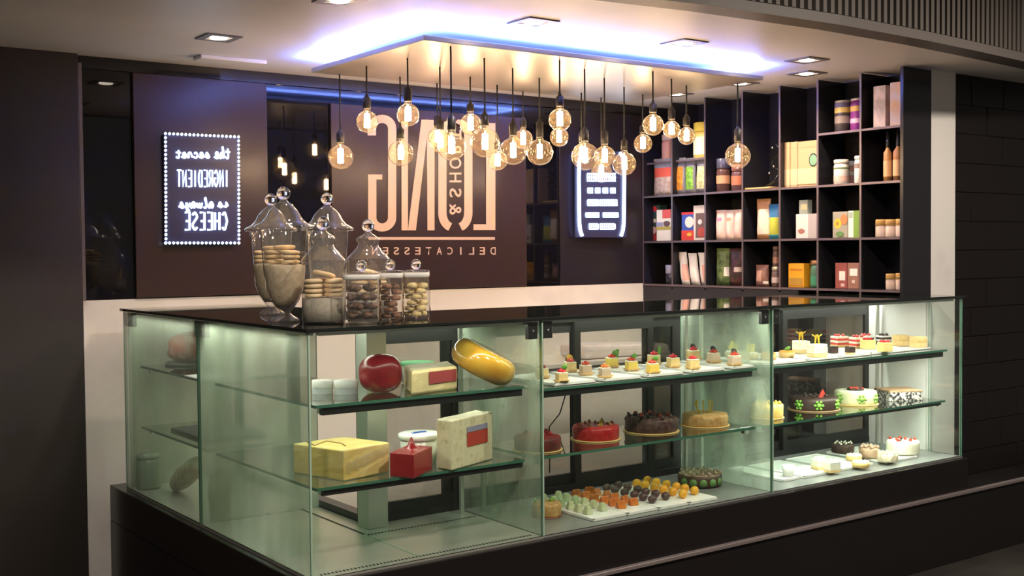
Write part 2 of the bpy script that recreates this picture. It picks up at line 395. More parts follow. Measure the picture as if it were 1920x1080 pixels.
def smoothline(p, n=4):
    if len(p) < 3: return p
    out = []
    for i in range(len(p) - 1):
        p0, p1, p2, p3 = p[max(i - 1, 0)], p[i], p[i + 1], p[min(i + 2, len(p) - 1)]
        for k in range(n):
            t = k / n; out.append(tuple(.5 * (2 * p1[j] + (p2[j] - p0[j]) * t + (2 * p0[j] - 5 * p1[j] + 4 * p2[j] - p3[j]) * t * t + (3 * p1[j] - p0[j] - 3 * p2[j] + p3[j]) * t ** 3) for j in (0, 1)))
    return out + [p[-1]]
def stroke_word(word, xr, xl, ybase, yh, r, script, root, conv):
    """written mirror-wise: starts at xr and runs to xl"""
    adv = (xr - xl) / len(word)
    for i, ch in enumerate(word):
        bm = new()
        for st in GL[ch]:
            pts = smoothline(st) if (script or ch in 'GCS') else st
            tube(bm, [conv(xr - (i + (q[0] if script else .12 + q[0] * .76)) * adv, ybase - q[1] * yh) for q in pts], r, seg=6)
        if GL[ch]: addp('lit_letter', bm, m_neon, root)
        else: bm.free()
stroke_word('the', 610, 478, 290, 52, .0042, True, sg, c1); stroke_word('secret', 445, 165, 285, 42, .0042, True, sg, c1)
stroke_word('INGREDIENT', 605, 178, 518, 132, .0036, False, sg, c1)
stroke_word('is', 595, 505, 685, 40, .0042, True, sg, c1); stroke_word('always', 480, 190, 690, 45, .0042, True, sg, c1)
stroke_word('CHEESE', 598, 235, 868, 140, .0050, False, sg, c1)
c2 = W2(140 / 889, 1060, 290)
s2 = thing('led_sign', 'bright white jar-shaped LED sign with stacked lines beside the shelves', 'sign', c2(430, 985))
bm = new(); prism_y(bm, [(p.x, p.z) for p in (c2(125, -40), c2(738, -40), c2(738, 985), c2(125, 985))], SY + .006, SY + .012); addp('acrylic_back', bm, m_signback, s2)
for sx, q in ((1, lambda x: x), (-1, lambda x: 864 - x)):
    bm = new(); tube(bm, [c2(q(x), y) for x, y in ((215, -20), (180, 20), (165, 80), (162, 300), (165, 600), (168, 820), (178, 900), (192, 945), (200, 968))], .0105, seg=8); addp('side_tube', bm, m_neon, s2)
for y0, y1, segs in ((210, 330, [(252, 612)]), (385, 470, [(258, 340), (348, 428), (438, 518), (528, 608)]), (525, 620, [(255, 395), (402, 615)]), (680, 758, [(235, 415), (440, 635)]), (810, 900, [(275, 400), (404, 598)])):
    for xa, xb in segs:
        bm = new(); x = xa
        k = 0
        while x < xb - 10:
            h = (y1 - y0) * random.uniform(-.05, .05); tube(bm, [c2(x + 12, y0 + 12 + h), c2(x + 14, y1 - 12 - h)], .0036, seg=6); x += 25
        for yy in (y0 + 14, (y0 + y1) / 2, y1 - 14): tube(bm, [c2(xa + 12, yy), c2(xb - 12, yy)], .0030, seg=6)
        addp('text_line', bm, m_neon, s2)

# ------------------------------------------------------------------ ceiling lights
bm = new(); box(bm, -.075, .075, -.075, .075, -.004, 0)
def downlight(x, y, lab, aim=(0, 0), first=[None]):
    if first[0] is None:
        r = thing('ceiling_downlight', lab, 'light', (x, y, ZC), 0, 'recessed ceiling downlights')
        b_ = new()
        for q in ((-.075, .075, .045, .075), (-.075, .075, -.075, -.045), (-.075, -.045, -.045, .045), (.045, .075, -.045, .045)): box(b_, *q, -.005, 0)
        obj('trim_frame', b_, mat('satin_trim', (.22, .20, .19), .4, metal=.3), r)
        b_ = new(); lathe(b_, [(0, -.003), (.028, -.003), (.034, -.006), (.036, -.001)], 20); obj('lamp_face', b_, m_spot, r)
        first[0] = r
    else: r = dup(first[0], (x, y, ZC), 0, lab)
    l = D.lights.new('downlight', 'SPOT'); l.energy = P_SPOT; l.spot_size = 2.3; l.spot_blend = .8; l.color = (1, .80, .60); l.shadow_soft_size = .03
    lo = D.objects.new('downlight_beam', l); COL.objects.link(lo); lo.location = (0, 0, -.012); lo.parent = r
bm.free()
for x, y, lab in ((.342, .411, 'square recessed downlight over the cheese corner of the counter'), (1.156, .341, 'square recessed downlight in front of the canopy, above the three cheeses'),
                  (1.979, .34, 'square recessed downlight in front of the canopy, above the mini cakes'), (2.794, .343, 'square recessed downlight beyond the right end of the canopy'),
                  (3.125, .619, 'recessed downlight close to the shelves above the tall boxes'), (3.106, 1.056, 'recessed downlight close to the shelves above the kraft bags'), (3.11, 1.557, 'recessed downlight close to the shelves above the clear bags'),
                  (.258, 1.328, 'square recessed downlight in front of the cheese sign')):
    downlight(x, y, lab)
p0 = G(432, 110, ZC)
bm = new(); box(bm, -.16, .16, -.05, .05, -.018, 0, bev=.004); tag(obj('ceiling_hatch', bm, m_ceil, None, (p0.x, p0.y, ZC)), 'pale flat access hatch on the ceiling above the cheese sign', 'hatch')

# ------------------------------------------------------------------ hanging canopy with blue LEDs
CX0, CX1, CY0, CY1, CZ = .80, 2.76, .585, 1.57, 2.37
can = thing('hanging_canopy', 'brushed metal rectangular canopy with blue LED edge below the ceiling', 'canopy', ((CX0 + CX1) / 2, (CY0 + CY1) / 2, CZ))
hx, hy = (CX1 - CX0) / 2, (CY1 - CY0) / 2
bm = new(); box(bm, -hx, hx, -hy, hy, 0, .022, bev=.002, seg=1); obj('panel', bm, m_canopy, can)
for q in ((-hx + .012, hx - .012, -hy + .008, -hy + .02), (-hx + .012, hx - .012, hy - .02, hy - .008), (-hx + .008, -hx + .02, -hy + .022, hy - .022), (hx - .02, hx - .008, -hy + .022, hy - .022)):
    bm = new(); zz = .0226; bm.faces.new([bm.verts.new(v) for v in ((q[0], q[2], zz), (q[1], q[2], zz), (q[1], q[3], zz), (q[0], q[3], zz))]); obj('led_strip', bm, m_blue, can)
bm = new(); box(bm, -hx + .25, hx - .25, -hy + .25, hy - .25, .022, ZC - CZ); obj('mounting_block', bm, m_ceil, can)

# pendant bulbs: cord top pixel on the canopy, socket top y, bulb centre, radius px
PEND = [(619, 144, 244, 622, 294, 24), (687, 124, 178, 688, 228, 21), (764, 109, 160, 767, 215, 21.5), (750, 144, 237, 752, 287, 24), (807, 159, 213, 812, 257, 18), (824.5, 126, 222, 827, 266, 20),
        (845, 87, 213, 850, 274, 27), (881.5, 144, 191, 883, 233, 20.5), (908, 109, 209, 912, 267, 28), (932, 159, 262, 937, 301, 18.5), (961, 128, 226, 967, 283, 26), (976, 172, 220, 982, 261, 18.5),
        (1011, 146, 224, 1018, 285, 25), (1049, 113, 176, 1054, 224, 21.5), (1048, 172, 222, 1052, 257, 18), (1096, 130, 239, 1096, 293, 26), (1090, 174, 246, 1092, 287, 18), (1133, 146, 243, 1141, 293, 20),
        (1127, 183, 285, 1127, 322, 20), (1170, 163, 259, 1173, 307, 22), (1205, 177, 232, 1206, 269, 17.5), (1224, 134, 190, 1221, 234, 20), (1259, 148, 200, 1259, 243, 16.5), (1287, 160, 215, 1284, 255, 16.5), (1383, 156, 238, 1383, 292, 24)]
def pendant(i, cx, cy, sy, bx, by, rp):
    q = G(cx, cy, CZ); q.x = min(max(q.x, CX0 + .03), CX1 - .03); q.y = min(max(q.y, CY0 + .03), CY1 - .03)
    s = mpp(q); r = rp * s
    p = G((cx + bx) / 2, by, 1.9); d = ray(bx, by); zc = (CP + d * ((q - CP).dot(FW))).z
    zs = (CP + ray(bx, sy) * ((q - CP).dot(FW))).z
    size = 'large' if r > .057 else 'small' if r < .047 else 'medium-sized'
    drop = CZ - zs; dl = 'very short' if drop < .15 else 'short' if drop < .21 else 'medium' if drop < .27 else 'long'
    root = thing('pendant_bulb', '%s clear globe filament bulb on a %s black cord under the canopy' % (size, dl), 'light bulb', (q.x, q.y, CZ), 0, '%s bulbs on %s cords' % (size, dl))
    zc -= CZ; zs -= CZ; neck = zc + r
    b_ = new(); tube(b_, [(0, 0, 0), (0, 0, zs)], .004, 6); obj('cord', b_, m_cord, root)
    sh = max(zs - neck - .006, .03)
    b_ = new(); lathe(b_, [(0, zs + .004), (.006, zs + .003), (.010, zs - .008), (.018, zs - .014), (.018, neck + .012), (.0165, neck + .008), (0, neck + .008)], 14); obj('socket', b_, m_socket, root)
    b_ = new(); prof = [(.0155, neck + .010), (.0155, neck + .002)]
    for k in range(15):
        a = math.radians(62 - k * (152 / 14)); prof.append((r * math.cos(a), zc + r * math.sin(a)))
    prof[2] = (max(prof[2][0] * .62, .016), prof[2][1] + .003); prof.append((0, zc - r)); lathe(b_, prof, 24); gl = obj('glass_globe', b_, m_bulb, root)
    b_ = new(); tube(b_, [(0, 0, neck), (0, 0, zc + r * .55)], .004, 6); obj('stem', b_, M((.8, .7, .6), .3), root)
    b_ = new(); fh = min(.062, 1.15 * r)
    lathe(b_, [(0, zc + fh * .64), (.0125, zc + fh * .60), (.0135, zc - fh * .44), (0, zc - fh * .49)], 10); obj('filament', b_, m_fil, root)
for i, pdt in enumerate(PEND): pendant(i, *pdt)

# ------------------------------------------------------------------ display counter
dc = thing('display_counter', 'L-shaped glass display counter on a black base with lit shelves', 'counter', (0, 0, 0))
def cpart(name, bm, mats, par=None): return obj(name, bm, mats, par or dc)
bm = new(); prism(bm, [(-.03, -.03), (3.56, -.03), (3.56, .62), (.56, .62), (.56, 1.98), (-.03, 1.98)], .335, GB - .004, bev=.003, seg=1); cpart('base_panel', bm, m_plinth)
bm = new(); prism(bm, [(-.03, -.045), (5.2, -.045), (5.2, YR - .004), (3.56, YR - .004), (3.56, .60), (.55, .60), (.55, 1.98), (-.03, 1.98)], .002, .335); cpart('plinth', bm, m_plinth)
bm = new(); prism(bm, [(-.03, -.056), (5.2, -.056), (5.2, -.031), (-.03, -.031)], .326, .342, bev=.002, seg=1); cpart('ledge_trim', bm, mat('ledge_metal', (.20, .17, .17), .35, metal=.2))
# deck
bm = new(); prism(bm, [(.0, .0), (.926, .0), (.926, .55), (.5, .55), (.5, 1.84), (.0, 1.84)], GB - .004, GB + .003); cpart('steel_deck', bm, m_steel)
bm = new(); box(bm, .926, 3.555, 0, .55, GB - .004, GB + .003); cpart('stone_deck', bm, mat('grey_deck', (.20, .21, .20), .25))
# vent slots along the deck edge
bm = new()
for i in range(34): box(bm, .43 + i * .0142, .437 + i * .0142, .408, .418, GB + .003, GB + .0045)
for i in range(46): box(bm, .418, .428, .43 + i * .0142, .437 + i * .0142, GB + .003, GB + .0045)
for i in range(62): box(bm, .05 + i * .0138, .056 + i * .0138, .035, .047, GB + .003, GB + .0045)
cpart('vent_slots', bm, M((.03, .03, .03), .6))['kind'] = 'stuff'
bm = new(); box(bm, .42, .424, .05, .40, GB + .003, GB + .005); cpart('deck_seam', bm, m_gedge2)
# top
bm = new(); prism(bm, [(-.012, -.012), (3.565, -.012), (3.565, .185), (3.30, .185), (3.30, .69), (.62, .69), (.62, 1.85), (-.012, 1.85)], T - .012, T, bev=.002, seg=1)
cpart('top', bm, m_top)
bm = new(); box(bm, 3.30, 3.565, .185, .69, T - .012, T); cpart('top', bm, m_top)
GT = T - .014
def pane(name, x0, x1, y0, y1, z0, z1, mt, edge=m_gedge):
    """sheet of glass; the two big faces carry the clear material, the rim the green edge"""
    bm = new(); dims = (x1 - x0, y1 - y0, z1 - z0); ax = dims.index(min(dims))
    box(bm, x0, x1, y0, y1, z0, z1)
    bm.normal_update()
    for f in bm.faces: f.material_index = 0 if abs(f.normal[ax]) > .9 else 1
    return cpart(name, bm, [mt, edge])
g = .008
for a, b, mt in ((.001, .922, m_pane), (.930, 2.155, m_pane), (2.163, 3.55, m_pane)): pane('front_pane', a, b, 0, g, GB + .003, GT, mt)
for a, b, mt in ((.010, .949, m_pane_fog), (.957, 1.838, m_pane_fog2)): pane('side_pane', 0, g, a, b, GB + .003, GT, mt)
pane('end_pane', .01, .5, 1.832, 1.84, GB + .003, GT, m_div_w)
pane('divider', .01, .5, .949, .957, GB + .003, GT, m_div_w)
pane('divider', .922, .930, .012, .55, GB + .003, GT, m_div)
pane('divider', 2.155, 2.163, .012, .55, GB + .003, GT, m_div)
pane('end_pane', 3.542, 3.55, .01, .185, GB + .003, GT, m_pane, m_gedge2)
bm = new(); box(bm, 3.556, 3.569, .21, .62, GB + .003, GT); cpart('marble_end', bm, m_marble)
# bright polished edges at the glass joints
for x, y in ((.926, -.001), (2.159, -.001)):
    bm = new(); box(bm, x - .003, x + .003, y, y + .010, GB + .003, GT); cpart('joint_seal', bm, m_gedge2)
bm = new(); box(bm, -.001, .009, .950, .956, GB + .003, GT); cpart('joint_seal', bm, m_gedge)
bm = new(); box(bm, -.002, .004, -.002, .004, GB + .003, GT); cpart('corner_seal', bm, m_gedge2)
# clamps
for x, y, ax in ((.926, .01, 0), (2.159, .01, 0), (.01, .953, 1), (.01, 1.80, 1)):
    bm = new()
    for s in (-1, 1):
        if ax == 0: box(bm, x + s * .034 - .022, x + s * .034 + .022, y, y + .02, GT - .065, GT - .004, bev=.003)
        else: box(bm, x, x + .02, y + s * .034 - .022, y + s * .034 + .022, GT - .065, GT - .004, bev=.003)
    for s in (-1, 1):
        q = (x + s * .034, y - .0005, GT - .035) if ax == 0 else (x - .0005, y + s * .034, GT - .035); blob(bm, q, .005, mi=1, sub=1)
    cpart('glass_clamp', bm, [m_frame, m_chrome])
# shelves
def shelf(poly, z, rail=None):
    bm = new(); n0 = 0
    prism(bm, poly, z - .010, z); bm.normal_update()
    for f in bm.faces: f.material_index = 0 if abs(f.normal.z) > .9 else 1
    s_ = cpart('glass_shelf', bm, [m_shelfg, m_gedge])
    for r in rail or []:
        b2 = new(); box(b2, *r[:6]); rl = cpart('support_rail', b2, m_frame)
        if len(r) > 6:
            b2 = new(); e = .004; zz = r[4] - .0004; b2.faces.new([b2.verts.new(v) for v in ((r[0] + e, r[2] + e, zz), (r[0] + e, r[3] - e, zz), (r[1] - e, r[3] - e, zz), (r[1] - e, r[2] + e, zz))]); obj('led_strip', b2, r[6], rl)
    return s_
Lp = [(.06, .08), (.90, .08), (.90, .44), (.44, .44), (.44, .93), (.06, .93)]
shelf(Lp, S1, [(.09, .90, .09, .112, S1 - .036, S1 - .011), (.10, .88, .235, .250, S1 - .022, S1 - .011, m_case)])  # centre LED rail is added, to light the cheese tops from above
shelf(Lp, S2, [(.09, .90, .09, .108, S2 - .030, S2 - .011)])
for a, b in ((.965, 2.14), (2.20, 3.53)):
    shelf([(a, .07), (b, .07), (b, .465), (a, .465)], S1B, [(a + .01, b - .02, .08, .102, S1B - .036, S1B - .011) + ((m_case_hi,) if a > 2 else ())])
    shelf([(a, .08), (b, .08), (b, .46), (a, .46)], S2, [(a + .01, b - .02, .09, .106, S2 - .024, S2 - .011, m_case_hi)] if a > 2 else [])
for z in (S1, S2): shelf([(.06, 1.02), (.44, 1.02), (.44, 1.80), (.06, 1.80)], z, [(.405, .42, 1.05, 1.78, z - .022, z - .011, m_case)])  # LED rails added under the wing shelves to brighten the sausage
for x, y, z in [(xx, .122, zz) for zz in (S1, S2) for xx in (.105, .885)] + [(xx, .122, zz) for zz in (S1B, S2) for xx in (.985, 2.12, 2.22, 3.51)] + [(.10, 1.77, S1), (.10, 1.77, S2)]:
    bm = new(); box(bm, x - .014, x + .014, y - .012, y + .012, z - .034, z - .0105, bev=.004); cpart('shelf_clip', bm, m_chrome)
# shelf supports: slim uprights at the back
for x, y in ((.885, .47), (.99, .47), (2.115, .47), (2.215, .47), (3.52, .47)):
    bm = new(); box(bm, x - .008, x + .008, y, y + .012, GB + .003, GT); cpart('upright', bm, m_steel)
bm = new(); box(bm, .47, .555, .48, .565, GB + .003, GT, bev=.003); cpart('steel_post', bm, m_steel)
# rear sliding doors
def rdoor(x0, x1, y, mt):
    r = None
    bm = new(); z0, z1 = GB + .03, GT - .05; sw = .032
    box(bm, x0, x0 + sw, y, y + .016, z0, z1); box(bm, x1 - sw, x1, y, y + .016, z0, z1)
    box(bm, x0 + sw, x1 - sw, y, y + .016, z0, z0 + .045); box(bm, x0 + sw, x1 - sw, y, y + .016, z1 - .05, z1)
    r = cpart('sliding_door', bm, m_frame)
    bm = new(); box(bm, x0 + sw, x1 - sw, y + .006, y + .010, z0 + .045, z1 - .05); obj('door_glass', bm, mt, r)
for x0, x1, y, mt in ((.56, .93, .555, m_doorg), (.93, 1.56, .575, m_doorg), (1.53, 1.99, .555, m_doorg), (1.95, 2.16, .575, m_tint), (2.16, 2.90, .575, m_tint), (2.87, 3.555, .555, m_doorg)): rdoor(x0, x1, y, mt)
for z0, z1 in ((GB - .0, GB + .03), (GT - .05, GT)):
    bm = new(); box(bm, .556, 3.555, .552, .60, z0, z1); cpart('door_track', bm, m_frame)
    bm = new(); box(bm, .505, .555, .60, 1.84, z0, z1); cpart('door_track', bm, m_frame)
for y in (.60, 1.19, 1.22, 1.80):
    bm = new(); box(bm, .515, .54, y, y + .05, GB + .03, GT - .05); cpart('door_stile', bm, m_frame)
bm = new(); box(bm, .862, .93, .573, .59, GB + .03, GT - .05); cpart('door_stile', bm, m_frame)
# LED profiles under the top
for q in ((.05, .90, .028, .046), (.95, 2.14, .028, .046), (2.18, 3.52, .028, .046), (.05, .90, .50, .518), (.95, 2.14, .50, .518), (2.18, 3.52, .50, .518), (.028, .046, .06, .93), (.028, .046, .98, 1.80)):
    bm = new(); box(bm, *q, GT - .012, GT - .002); l_ = cpart('led_profile', bm, m_steel)
    bm = new(); e = .003; zz = GT - .0122; bm.faces.new([bm.verts.new(v) for v in ((q[0] + e, q[2] + e, zz), (q[0] + e, q[3] - e, zz), (q[1] - e, q[3] - e, zz), (q[1] - e, q[2] + e, zz))]); obj('led_strip', bm, m_case_hi if q[0] > 2.17 else m_case_lo if q[1] == .90 and q[2] < .1 else m_case, l_)
bm = new(); pA, pB = on(1062, 735, 1, .62), on(1030, 800, 1, .62)
tube(bm, [pA + Vector((0, 0, .15)), pA, (pA + pB) / 2 + Vector((.01, 0, -.02)), pB, pB - Vector((0, 0, .2))], .003, 6); cpart('cable', bm, m_cord)

# ------------------------------------------------------------------ back counter behind the case
bk = thing('back_counter', 'white marble work counter standing behind the display case', 'counter', (2.75, 1.84, 0))
bm = new(); box(bm, -.6, .57, -.22, .245, 0.002, .90); obj('body', bm, m_marble, bk)
bm = new(); box(bm, -.61, .57, -.24, .245, .90, .925, bev=.003); obj('worktop', bm, m_marble, bk)
bm = new(); bp = bm
vsx = box(bm, -.33, .33, -.12, .12, 0, .085, bev=.03, seg=3)
for v in vsx: v.co.z *= 1 - .35 * max(0, v.co.x) / .33; v.co.z += .004 * noise.noise(v.co * 14)
z0 = min(v.co.z for v in vsx)
for v in vsx: v.co.z -= z0
tag(obj('folded_cloth', bm, M((.82, .76, .78), .8), None, (2.83, 1.78, .926), 0), 'folded white cloth lying on the marble counter behind the case', 'cloth')

# ------------------------------------------------------------------ shelf unit on the right wall
su = thing('wall_shelf_unit', 'black pigeonhole shelf unit on the right wall full of groceries', 'shelf', (XS, YR, 0))
YC = [YR, .445, .719, .979, 1.253, 1.547, 1.826, 2.085]
RZ = [1.327, 1.594, 1.876]
m_shelf = mat('shelf_black', (.016, .016, .019), .22, spec=.45)
m_shedge = mat('shelf_edge', (.15, .115, .13), .35, metal=.3)
def spart(name, bm, mt=m_shelf): xform(bm.verts, Matrix.Translation((-XS, -YR, 0))); return obj(name, bm, mt, su)
def board(name, x0, x1, y0, y1, z0, z1):
    bm = new(); box(bm, x0, x1, y0, y1, z0, z1); bm.normal_update()
    for f in bm.faces: f.material_index = 1 if f.normal.x < -.9 else 0
    spart(name, bm, [m_shelf, m_shedge])
bm = new(); box(bm, XE - .012, XE - .002, YR + .021, 2.085, 1.30, ZC - .004); spart('back_board', bm)
bm = new(); box(bm, XS, XE - .002, YR, YR + .018, 1.30, ZC - .004); spart('side_board', bm)
for y in YC[1:]: board('divider_board', XS, XE - .012, y - .006, y + .006, 1.30, ZC - .006)
for z in RZ: board('shelf_board', XS + .001, XE - .012, YR + .018, 2.08, z - .012, z)
board('shelf_board', XS + .001, XE - .012, YR + .018, YC[2], 2.15 - .012, 2.15)
board('shelf_board', XS + .03, XE - .012, YC[5], YC[7], 2.085 - .012, 2.085)
bm = new(); box(bm, XS, XE - .002, .85, 2.085, .002, 1.312); spart('base_cabinet', bm)

# --- groceries
SXF = XS + .035
def slot(x0, x1, yt, z, depth=.07, xf=SXF):
    """front edges in the photograph -> centre, width, height on a shelf at height z"""
    a, b = on(x0, 440, 0, xf), on(x1, 440, 0, xf); h = on((x0 + x1) / 2, yt, 0, xf).z - z
    return Vector((xf + depth / 2, (a.y + b.y) / 2, z)), abs(a.y - b.y), h
GRP = {}
def item(name, label, cat, loc, group=None): return thing(name, label, cat, loc, 0, group)
def carton(label, px, z, body, patches=(), depth=.07, name='carton', cat='box', group=None, xf=SXF, lean=0):
    c, w_, h = slot(px[0], px[1], px[2], z, depth, xf)
    r = item(name, label, cat, c, group)
    bm = new(); box(bm, -depth / 2, depth / 2, -w_ / 2, w_ / 2, 0, h, bev=.002, seg=1); obj('box_body', bm, body, r)
    for pk, (u0, u1, v0, v1, mt, shape) in enumerate(patches):      # u from picture-left (0) to right (1), v up
        bm = new(); y0, y1 = w_ / 2 - u0 * w_, w_ / 2 - u1 * w_
        if shape == 'r': box(bm, -depth / 2 - .0008 * (pk + 1), -depth / 2, min(y0, y1), max(y0, y1), v0 * h, v1 * h)
        else:
            vv = lathe(bm, [(0, 0), (1, 0), (1, .0008 * (pk + 1)), (0, .0008 * (pk + 1))], 20, smooth=False)
            for v in vv: v.co = Vector((-depth / 2 - v.co.z, (y0 + y1) / 2 + v.co.x * abs(y1 - y0) / 2, (v0 + v1) / 2 * h + v.co.y * (v1 - v0) / 2 * h))
        obj('printed_patch', bm, mt, r)
    return r
def pouch(label, px, z, body, patches=(), depth=.05, lean=0, name='pouch', cat='packet', group=None, crimp=True, twist=0, xf=SXF):
    c, w_, h = slot(px[0], px[1], px[2], z, depth, xf)
    r = item(name, label, cat, c, group); bm = new(); n, k = 8, 8; sd = px[0]
    def P(u, v, s):
        bulge = depth * .5 * (math.sin(math.pi * min(1, max(0, u))) ** .6) * (1 - v ** 3) * (.55 + .45 * min(1, v * 5)) + .002
        x = s * bulge + .004 * noise.noise(Vector((u * 5, v * 6, sd * .3))) * (0 if v == 0 else 1)
        return Vector((x + lean * v * h, (.5 - u) * w_ * (1 - .06 * math.sin(math.pi * v)) + twist * (1 - v) * h, v * h))
    gs = []
    for s in (-1, 1): gs.append([[bm.verts.new(P(i / n, j / k, s)) for i in range(n + 1)] for j in range(k + 1)])
    for gi, gr in enumerate(gs):
        for j in range(k):
            for i in range(n):
                f = bm.faces.new([gr[j][i], gr[j][i + 1], gr[j + 1][i + 1], gr[j + 1][i]]); f.smooth = True
                if gi == 0:
                    for q, (u0, u1, v0, v1) in enumerate([p[:4] for p in patches]):
                        if u0 <= (i + .5) / n <= u1 and v0 <= (j + .5) / k <= v1: f.material_index = q + 1
    a, b = gs
    for j in range(k):
        for i in (0, n): bm.faces.new([a[j][i], a[j + 1][i], b[j + 1][i], b[j][i]])
    for i in range(n):
        for j in (0, k): bm.faces.new([a[j][i], a[j][i + 1], b[j][i + 1], b[j][i]])
    obj('bag_body', bm, [body] + [p[4] for p in patches], r)
    if crimp:
        bm = new(); pz = P(.5, 1, 0); box(bm, pz.x - .002, pz.x + .002, pz.y - w_ * .48, pz.y + w_ * .48, h - .008, h + .001); obj('top_seal', bm, body, r)
    return r
def jar(label, px, z, body, lid, band=None, name='jar', cat='jar', group=None, lidh=.2, taper=1, cloth=False, depth=None, xf=SXF, z0=None):
    c, w_, h = slot(px[0], px[1], px[2], z, 0, xf); rr = w_ / 2; c.x += rr
    r = item(name, label, cat, c, group); bh = h * (1 - lidh)
    bm = new(); lathe(bm, [(0, 0), (rr * .92, 0), (rr, .004), (rr, bh * .86), (rr * .86, bh), (0, bh)], 20); obj('body', bm, body, r)
    bm = new()
    if cloth:
        lathe(bm, [(rr * .9, bh * .80), (rr * 1.12, bh * .82), (rr * .92, bh * .95), (rr * 1.02, bh * 1.03), (rr * .98, h * .99), (0, h)], 18); obj('cloth_cap', bm, lid, r)
        bm = new(); tube(bm, [(rr * .96 * math.cos(a * .35), rr * .96 * math.sin(a * .35), bh * .955) for a in range(18)], .003, 5, closed=True); obj('twine', bm, M((.45, .28, .10), .8), r)
    else:
        lathe(bm, [(0, bh), (rr * .96, bh), (rr * .98, bh + .002), (rr * .98, h - .002), (rr * .9, h), (0, h)], 20); obj('lid', bm, lid, r)
    for v0, v1, mt in band or []:
        bm = new(); lathe(bm, [(rr + .0008, bh * v0), (rr + .0008, bh * v1)], 20); obj('label_band', bm, mt, r)
    return r
RED, WHT, GRN, BLU, YEL, BRN, CRM, BLK, PNK = (.55, .03, .03), (.78, .75, .72), (.10, .28, .06), (.03, .08, .38), (.75, .45, .05), (.16, .08, .05), (.75, .62, .42), (.02, .018, .02), (.75, .45, .45)
A_, B_, C_ = RZ
# bottom row
jar('small dark jar with pale lilac lid beside the white pouches', (1242, 1259, 497), A_, M((.03, .03, .04), .2), M((.30, .30, .42), .4), lidh=.45)
for i, px in enumerate(((1267, 1282, 473), (1285, 1301, 475), (1304, 1321, 474))):
    pouch('glossy white pouch slumped in a row of three, bottom shelf', px, A_, M((.85, .82, .80), .2), [(.55, 1, .1, .6, M((.80, .45, .36), .3))] if i != 1 else [], lean=-.0, twist=-.16, group='slumped white pouches', depth=.045)
pouch('red packet standing behind the slumped white pouches', (1309, 1321, 478), A_, M((.50, .06, .03), .35), depth=.03, xf=SXF + .08)
pouch('dark green leafy packet next to the brown packet', (1338, 1363, 466), A_, M((.05, .09, .03), .4, c2=(.16, .22, .08), scale=30), [(.7, 1, .3, .55, M(WHT))])
pouch('dark brown packet with pale print next to the green packet', (1363, 1389, 466), A_, M((.09, .03, .03), .4, c2=(.03, .02, .02), scale=30), [(.55, .95, .4, .55, M((.5, .42, .42)))])
pouch('small brown coffee-coloured packet beside stacked spice jars', (1412, 1436, 497), A_, M((.22, .11, .08), .35), [(.1, .6, .2, .8, M((.45, .26, .20), .4)), (.7, 1, .1, .3, M(WHT))])
jar('lower small spice jar of the two-jar stack', (1443, 1457, 500), A_, M((.14, .09, .08), .3), M((.5, .45, .35), .3, metal=.6), [(.25, .6, M((.5, .4, .38)))])
jl, jw, jh = slot(1443, 1457, 500, A_)
jar('upper small spice jar of the two-jar stack', (1446, 1457, 462), A_ + jh, M((.12, .07, .06), .3), M((.12, .07, .07), .4), [(.2, .6, M((.4, .22, .14)))], xf=SXF + .006)
carton('orange-yellow tea carton beside a green tin', (1478, 1507, 494), A_, M((.80, .36, .02), .4), [(.1, .9, .7, .78, M((.5, .18, .02)), 'r'), (.06, .94, .08, .40, M((.45, .25, .04)), 'r')])
jar('green tin with copper lid beside the yellow carton', (1514, 1535, 488), A_, M((.07, .16, .10), .35), M((.38, .20, .10), .35, metal=.5), [(.1, .5, M((.05, .25, .14)))], name='tea_tin', cat='tin', lidh=.16)
carton('dark red carton with tall white label', (1566, 1588, 493), A_, M((.30, .08, .07), .45), [(.35, .85, .32, .68, M(WHT), 'r'), (.5, .8, .08, .2, M((.6, .45, .42)), 'r')])
carton('brownish carton with square white label touching the dark red one', (1589, 1611, 493), A_, M((.30, .15, .11), .45), [(.2, .85, .5, .78, M(WHT), 'r'), (.4, .65, .22, .34, M((.6, .48, .45)), 'r')])
for px in ((1657, 1673, 513), (1675, 1693, 512)): jar('small pale jar with brown cloth cap, one of two on the bottom shelf', px, A_, M((.70, .55, .48), .35), M((.42, .25, .08), .8), cloth=True, group='two cloth-capped jars')
# middle row
carton('dark green carton with red tomatoes behind a white carton', (1213, 1236, 385), B_, M((.03, .07, .06), .4), [(.25, .85, .82, .97, M(RED), 'o'), (.3, .75, .52, .62, M(WHT), 'r'), (.1, .9, .02, .2, M((.45, .03, .03)), 'r'), (.15, .8, .2, .42, M(PNK), 'o')], xf=SXF + .05)
carton('white carton with red corner and olive stripe', (1231, 1258, 393), B_, M(WHT), [(.42, 1, .72, 1, M((.65, .10, .09)), 'r'), (0, 1, .36, .46, M((.42, .35, .08)), 'r'), (0, .45, .47, .6, M((.30, .30, .55)), 'r'), (.5, .95, .46, .64, M((.12, .07, .07)), 'o')], depth=.045)
carton('blue and red carton with white splash', (1278, 1301, 398), B_, M((.04, .08, .42), .4), [(0, 1, .92, 1, M(RED), 'r'), (0, 1, 0, .36, M((.60, .05, .03)), 'r'), (.3, 1, .45, .85, M(WHT), 'o'), (.45, .85, .15, .28, M(YEL), 'o')])
carton('tall white carton with dark picture and red round', (1300, 1323, 385), B_, M((.72, .66, .62)), [(.2, 1, .08, .78, M((.16, .10, .09)), 'r'), (.35, .98, .08, .38, M((.45, .07, .05)), 'o'), (.4, .72, .45, .6, M(WHT), 'o')], depth=.05)
